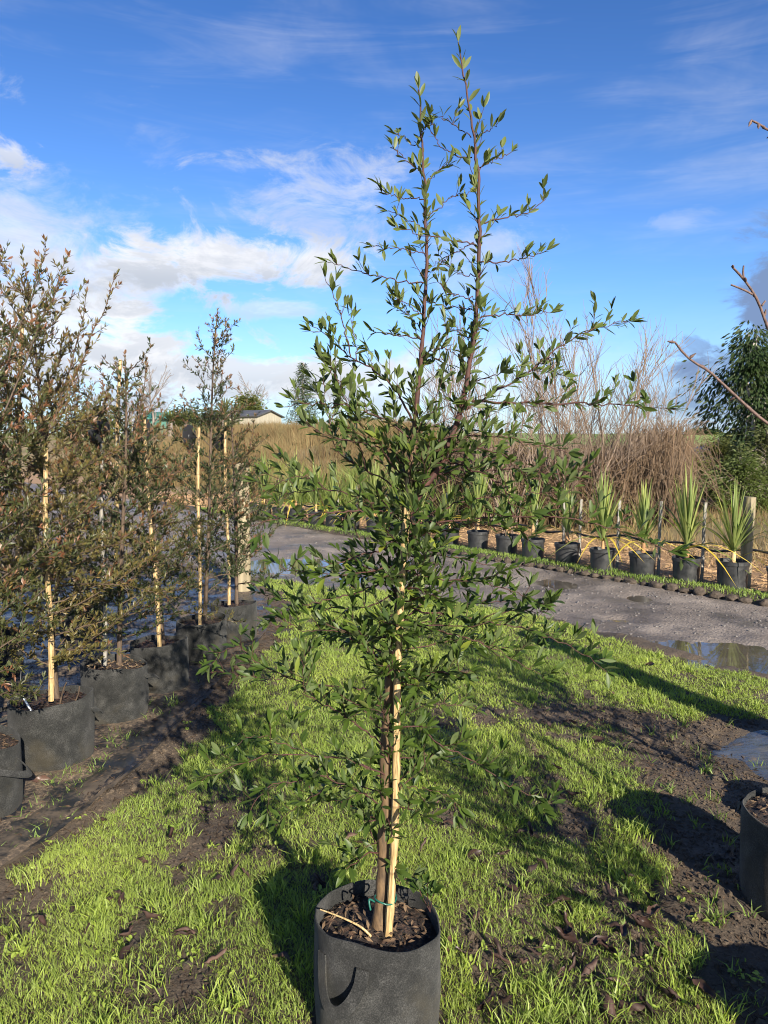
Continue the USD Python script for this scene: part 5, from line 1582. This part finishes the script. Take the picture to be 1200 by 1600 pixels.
# low palms in front of the house
for k, (px, Y, top) in enumerate([(350, 62, 628), (266, 58, 645), (291, 60, 645)]):
    x, y = XY(px, Y, 655)
    z0 = float(ground_z(x, y))
    H = PY(px, top, Y)[2] - z0
    t = Thing('small_palm', ['yellowish palm left of the cream house', 'palm by the green roof, left of the pair', 'palm by the green roof, right of the pair'][k], 'palm', (x, y, z0))
    rr = np.random.default_rng(730 + k)
    t.part('trunk', tube([[x, y, z0 - 0.1], [x, y, z0 + H * 0.6]], [0.2, 0.16], 8), M['farbark'])
    for q in range(22):
        az = q * 2.399
        el = rr.uniform(0.15, 1.35)
        u = np.linspace(0, 1, 7)[:, None]
        Dv = np.array([math.cos(az) * math.cos(el), math.sin(az) * math.cos(el), math.sin(el)])
        fr = np.array([x, y, z0 + H * 0.6]) + Dv * H * 0.62 * u - np.array([0, 0, 1]) * H * 0.22 * u * u
        n = 26
        w = rr.uniform(0.1, 1, n)
        Pq = np.stack([np.interp(w, np.linspace(0, 1, 7), fr[:, c]) for c in range(3)], -1)
        sd = np.cross(Dv, [0, 0, 1.0]) * np.where(rr.random(n) < 0.5, 1, -1)[:, None]
        t.part('frond', Bag().add(*tube(fr, np.linspace(0.03, 0.01, 7), 3, False)).add(*leaves(Pq, sd * 0.7 + Dv * 0.8, np.array([0, 0, 1.0]) + rr.normal(0, 0.2, (n, 3)), 0.42 * H / 2, 0.06, fine=False)).out(), M['olive'])

# ------------------------------------------------------------------ far buildings
def house(label, px, Y, width_px, wall_h, roof_h, depth, ang, wallm, roofm, basepx):
    c = PY(px, basepx, Y)
    w = width_px / FPX * Y
    t = Thing('cream_house' if wallm == 'wall' else 'green_roofed_shed', label, 'house' if wallm == 'wall' else 'shed', c, ang)
    hx, hy = w / 2, depth / 2
    zb = -3.0
    v = np.array([[-hx, -hy, zb], [hx, -hy, zb], [hx, hy, zb], [-hx, hy, zb], [-hx, -hy, wall_h], [hx, -hy, wall_h], [hx, hy, wall_h], [-hx, hy, wall_h], [-hx, 0, wall_h + roof_h], [hx, 0, wall_h + roof_h]], float)
    f = np.array([[0, 1, 5], [0, 5, 4], [1, 2, 6], [1, 6, 5], [2, 3, 7], [2, 7, 6], [3, 0, 4], [3, 4, 7], [4, 8, 7], [5, 6, 9]])
    t.part('wall', (v, f), M[wallm], local=True)
    o = 0.35
    for sgn in (-1, 1):
        r = np.array([[-hx - o, sgn * (hy + o), wall_h - o * roof_h / hy], [hx + o, sgn * (hy + o), wall_h - o * roof_h / hy], [hx + o, 0, wall_h + roof_h], [-hx - o, 0, wall_h + roof_h]])
        r = r + np.array([0, 0, 0.03])
        v = np.vstack([r, r + [0, 0, 0.14]])
        f = np.array([[0, 1, 2], [0, 2, 3], [4, 6, 5], [4, 7, 6], [0, 4, 5], [0, 5, 1], [1, 5, 6], [1, 6, 2], [3, 7, 4], [3, 4, 0]])
        t.part('roof_slope', (v, f), M[roofm], local=True)
    for k, fx in enumerate(np.linspace(-0.95, 0.95, 15)):
        b = trimesh.creation.box((0.06, 0.05, wall_h + 3))
        b.apply_translation([fx * hx, -hy - 0.02, (wall_h - 3) / 2])
        t.part('batten', b, M[wallm], local=True)
    return t


house('low cream house with a dark gable roof on the skyline at left', 380, 105, 96, 1.05, 0.75, 6.0, -24, 'wall', 'roof', 664)
house('small shed with a green roof at the far left skyline', 247, 88, 30, 0.4, 0.6, 3.0, 12, 'greenroof', 'greenroof', 660)

# dark pitched shelter roof in the scrub at right
x, y = XY(1105, 44, 703)
zr = PY(1105, 705, 44)[2]
sh = Thing('shelter', 'shelter with a dark navy pitched roof in the scrub at right', 'shelter', (x, y, 0))
w, h = 1.05, PY(1105, 693, 44)[2] - zr
v = np.array([[x - w, y - w, zr], [x + w, y - w, zr], [x + w, y + w, zr], [x - w, y + w, zr], [x + 0.1, y, zr + h], [x - w, y - w, zr - 0.08], [x + w, y - w, zr - 0.08], [x + w, y + w, zr - 0.08], [x - w, y + w, zr - 0.08]])
sh.part('canopy', (v, np.array([[0, 1, 4], [1, 2, 4], [2, 3, 4], [3, 0, 4], [0, 5, 6], [0, 6, 1], [1, 6, 7], [1, 7, 2], [2, 7, 8], [2, 8, 3], [3, 8, 5], [3, 5, 0], [5, 8, 7], [5, 7, 6]])), M['navy'])
for sx in (-1, 1):
    for sy in (-1, 1):
        gz = float(ground_z(x, y))
        sh.part('leg', tube([[x + sx * w * 0.93, y + sy * w * 0.93, gz - 0.1], [x + sx * w * 0.93, y + sy * w * 0.93, zr - 0.04]], 0.035, 6), M['metal'])

# ------------------------------------------------------------------ right edge: post, potted bare tree reaching into the picture
pb = GR(1243, 1160)
u = np.linspace(0, 1, 16)[:, None]
ptop = np.array([pb[0] + 0.01, pb[1] + 0.02, 1.15])
solo('wooden_post', tube((pb + [0, 0, -0.05]) * (1 - u) + ptop * u, 0.125 * (1 + 0.03 * np.sin(u[:, 0] * 11)), 18), M['post'], 'dark wooden post at the right edge where the lawn meets the wet mat', 'post', smooth=40)
BX, BY = 1.50, 2.62
grow_bag('dark grow bag cut off by the right edge of the picture', BX, BY, 0.205, 0.34, 33, [(125, 'hang', 0.3, 0.03)], soil_drop=0.03, rim=0.012)
ct = Thing('bare_cherry_tree', 'bare young tree at the right edge, its leafless twigs reaching into the sky', 'tree', (BX, BY, 0.3))
ctk = curve([[BX, BY, 0.28], [BX + 0.01, BY, 0.8], [BX - 0.01, BY + 0.02, 1.4], [BX + 0.02, BY, 2.0], [BX, BY + 0.03, 2.9]], 26)
ct.part('trunk', tube(ctk, np.linspace(0.020, 0.005, 26), 8), M['cherrybark'], True)
rr = np.random.default_rng(810)


def cherry(pts, r0, r1, Y1, Y2):
    k = len(pts)
    p = curve([ctk[np.argmin(np.abs(ctk[:, 2] - PY(*pts[0], Y1)[2] + 0.25))]] + [PY(x, y, Y1 + (Y2 - Y1) * i / (k - 1)) for i, (x, y) in enumerate(pts)], 24)
    b = Bag().add(*tube(p, np.linspace(r0, r1, 24) * (1 + 0.16 * (np.arange(24) % 3 == 1)), 6))
    for i in range(5, 24, 2):       # buds
        d = unit(unit(p[i] - p[i - 1]) + rr.normal(0, 0.7, 3))
        b.add(*tube([p[i], p[i] + d * 0.010, p[i] + d * 0.026], [0.003, 0.0055, 0.0010], 5))
    return b


ct.part('branch', cherry([(1250, 690), (1200, 662), (1140, 610), (1105, 578), (1080, 563), (1055, 535)], 0.0075, 0.0032, 2.55, 2.45).out(), M['cherrybark'], True)
b = cherry([(1250, 600), (1200, 512), (1183, 468), (1165, 440), (1145, 418)], 0.0085, 0.0035, 2.55, 2.45)
for e in ([(1176, 460), (1160, 452), (1142, 445)], [(1163, 437), (1161, 425), (1162, 415)], [(1190, 478), (1196, 470)]):
    b.add(*tube(curve([PY(*q, 2.465) for q in e], 6), np.linspace(0.0035, 0.0028, 6), 5))
ct.part('branch', b.out(), M['cherrybark'], True)
ct.part('branch', cherry([(1260, 240), (1200, 203), (1188, 195), (1174, 188)], 0.006, 0.003, 2.6, 2.5).out(), M['cherrybark'], True)
for k in range(16):
    z = rr.uniform(0.8, 2.7)
    P = np.array([np.interp(z, ctk[:, 2], ctk[:, c]) for c in range(3)])
    az = rr.uniform(-1.2, 1.2)
    D = np.array([math.cos(az), math.sin(az), 0.9])
    u = np.linspace(0, 1, 8)[:, None]
    ct.part('branch', tube(P + D * rr.uniform(0.3, 0.6) * u, np.linspace(0.006, 0.0025, 8), 5), M['cherrybark'], True)

# two more of the same kind just outside, whose shadows fall into the picture
for k, (X, Yc, TH) in enumerate([(2.02, 2.74, 2.1), (1.42, 1.55, 1.8)]):
    grow_bag(['dark grow bag just outside the right edge, behind the bare tree', 'dark grow bag just outside the right edge, nearest the viewer'][k], X, Yc, 0.2, 0.33, 91 + k, ())
    bronze_tree(['young leafy tree just outside the right edge, behind the bare tree', 'young leafy tree just outside the right edge, nearest the viewer'][k], X, Yc, 0.3, TH, 95 + k, 0.30, density=0.75, low=0.5)

# ------------------------------------------------------------------ fallen leaves on the grass
rf = np.random.default_rng(1001)


def dead_leaf(seed):
    r = np.random.default_rng(seed)
    nu, nv = 9, 5
    u = np.linspace(0, 1, nu)
    w = 0.5 * np.sin(np.clip(u, 0.02, 0.99) * math.pi) ** 0.75
    vv = np.linspace(-1, 1, nv)
    L, Wd = 0.095, 0.036
    curl = r.uniform(0.8, 2.4)
    X = np.repeat((u * L)[:, None], nv, 1)
    Yv = w[:, None] * vv[None] * Wd * 1.5
    a = Yv / (Wd * 0.5) * curl
    Yc, Z = np.sin(a) / np.maximum(curl, 0.3) * Wd * 0.5, (1 - np.cos(a)) / np.maximum(curl, 0.3) * Wd * 0.5
    Z = Z + r.uniform(-0.8, 0.9) * (X / L - 0.5) ** 2 * L + 0.030 * (fbm(np.stack([X * 34, Yc * 34, X * 0 + seed], -1), 2, seed) - 0.5)
    v = np.stack([X - L / 2, Yc, Z], -1).reshape(-1, 3)
    i = np.arange(nu - 1)[:, None] * nv + np.arange(nv - 1)[None]
    f = np.vstack([np.stack([i, i + nv, i + nv + 1], -1).reshape(-1, 3), np.stack([i, i + nv + 1, i + 1], -1).reshape(-1, 3)])
    st = tube(curve([[-L / 2 - 0.03, 0.004, 0.006], [-L / 2 - 0.012, 0, 0.002], [-L / 2 + 0.004, 0, 0]], 5), 0.0013, 4)
    return Bag().add(v, f).add(*st).out()


kinds = []
for k in range(5):
    path = f'/World/Looks/fallen_leaf_kind_{k}'
    UsdGeom.Xform.Define(stage, path).GetPrim().SetSpecifier(Sdf.SpecifierClass)
    usdkit.mesh(stage, path + '/blade', dead_leaf(50 + k), M['dead'], True)
    kinds.append(path)
SEEN = [(187, 1405), (170, 1415), (113, 1425), (235, 1445), (285, 1470), (195, 1505), (200, 1470), (290, 1465), (500, 1385), (490, 1395), (700, 1290), (740, 1345), (830, 1365), (850, 1355), (820, 1380), (845, 1480), (835, 1495), (780, 1490), (785, 1505), (935, 1480), (950, 1490), (965, 1545), (1000, 1490),
        (1015, 1520), (1040, 1490), (945, 1340), (950, 1400), (870, 1210), (930, 1165), (845, 1190), (895, 1135), (930, 1070), (1015, 1045), (920, 1140), (960, 1090), (860, 1140), (830, 1300), (870, 1545), (895, 1565), (1015, 1590), (1100, 1560), (1090, 1590), (920, 1520), (760, 1575), (725, 1500), (1000, 1455),
        (420, 1330), (395, 1335), (560, 1330), (545, 1320), (625, 1285), (345, 1150), (820, 1445), (800, 1400), (755, 1355), (895, 1250), (985, 1580), (955, 1590), (1045, 1560), (880, 1440), (865, 1420), (905, 1490)]
for px, py in SEEN + [(rf.normal(910, 110), rf.normal(1470, 90)) for _ in range(26)] + [(rf.uniform(40, 1000), rf.uniform(1100, 1590)) for _ in range(30)]:
    p = GR(min(px, 1150), min(py, 1640))
    if math.hypot(p[0] - MX, p[1] - Y0) < 0.24:
        continue
    x = UsdGeom.Xform.Define(stage, numbered('/World', 'fallen_leaf'))
    x.AddTranslateOp().Set(Gf.Vec3d(float(p[0]), float(p[1]), float(ground_z(p[0], p[1])) + 0.026))
    x.AddRotateXYZOp().Set(Gf.Vec3f(float(rf.normal(0, 25) + (180 if rf.random() < 0.4 else 0)), float(rf.normal(0, 18)), float(rf.uniform(0, 360))))
    s_ = float(rf.uniform(0.5, 0.95))
    x.AddScaleOp().Set(Gf.Vec3f(s_, s_, s_))
    x.GetPrim().GetReferences().AddInternalReference(kinds[int(rf.integers(0, 5))])
    x.GetPrim().SetInstanceable(True)
    if p[0] > 0.16 and p[1] < 3.0:
        zone = ('dark brown curled dead leaf in the strewn patch right of the big bag', 'fallen leaves right of the big bag')
    elif p[0] < 0 and p[1] < 3.0:
        zone = ('dark brown curled dead leaf in the grass left of the big bag', 'fallen leaves left of the big bag')
    elif p[0] >= 0:
        zone = ('dark brown curled dead leaf on the right of the lawn, beyond the bag', 'fallen leaves on the right lawn')
    else:
        zone = ('dark brown curled dead leaf on the left of the lawn, beyond the bag', 'fallen leaves on the left lawn')
    tag(x.GetPrim(), zone[0], 'dead leaf', zone[1])
print('triangles built')
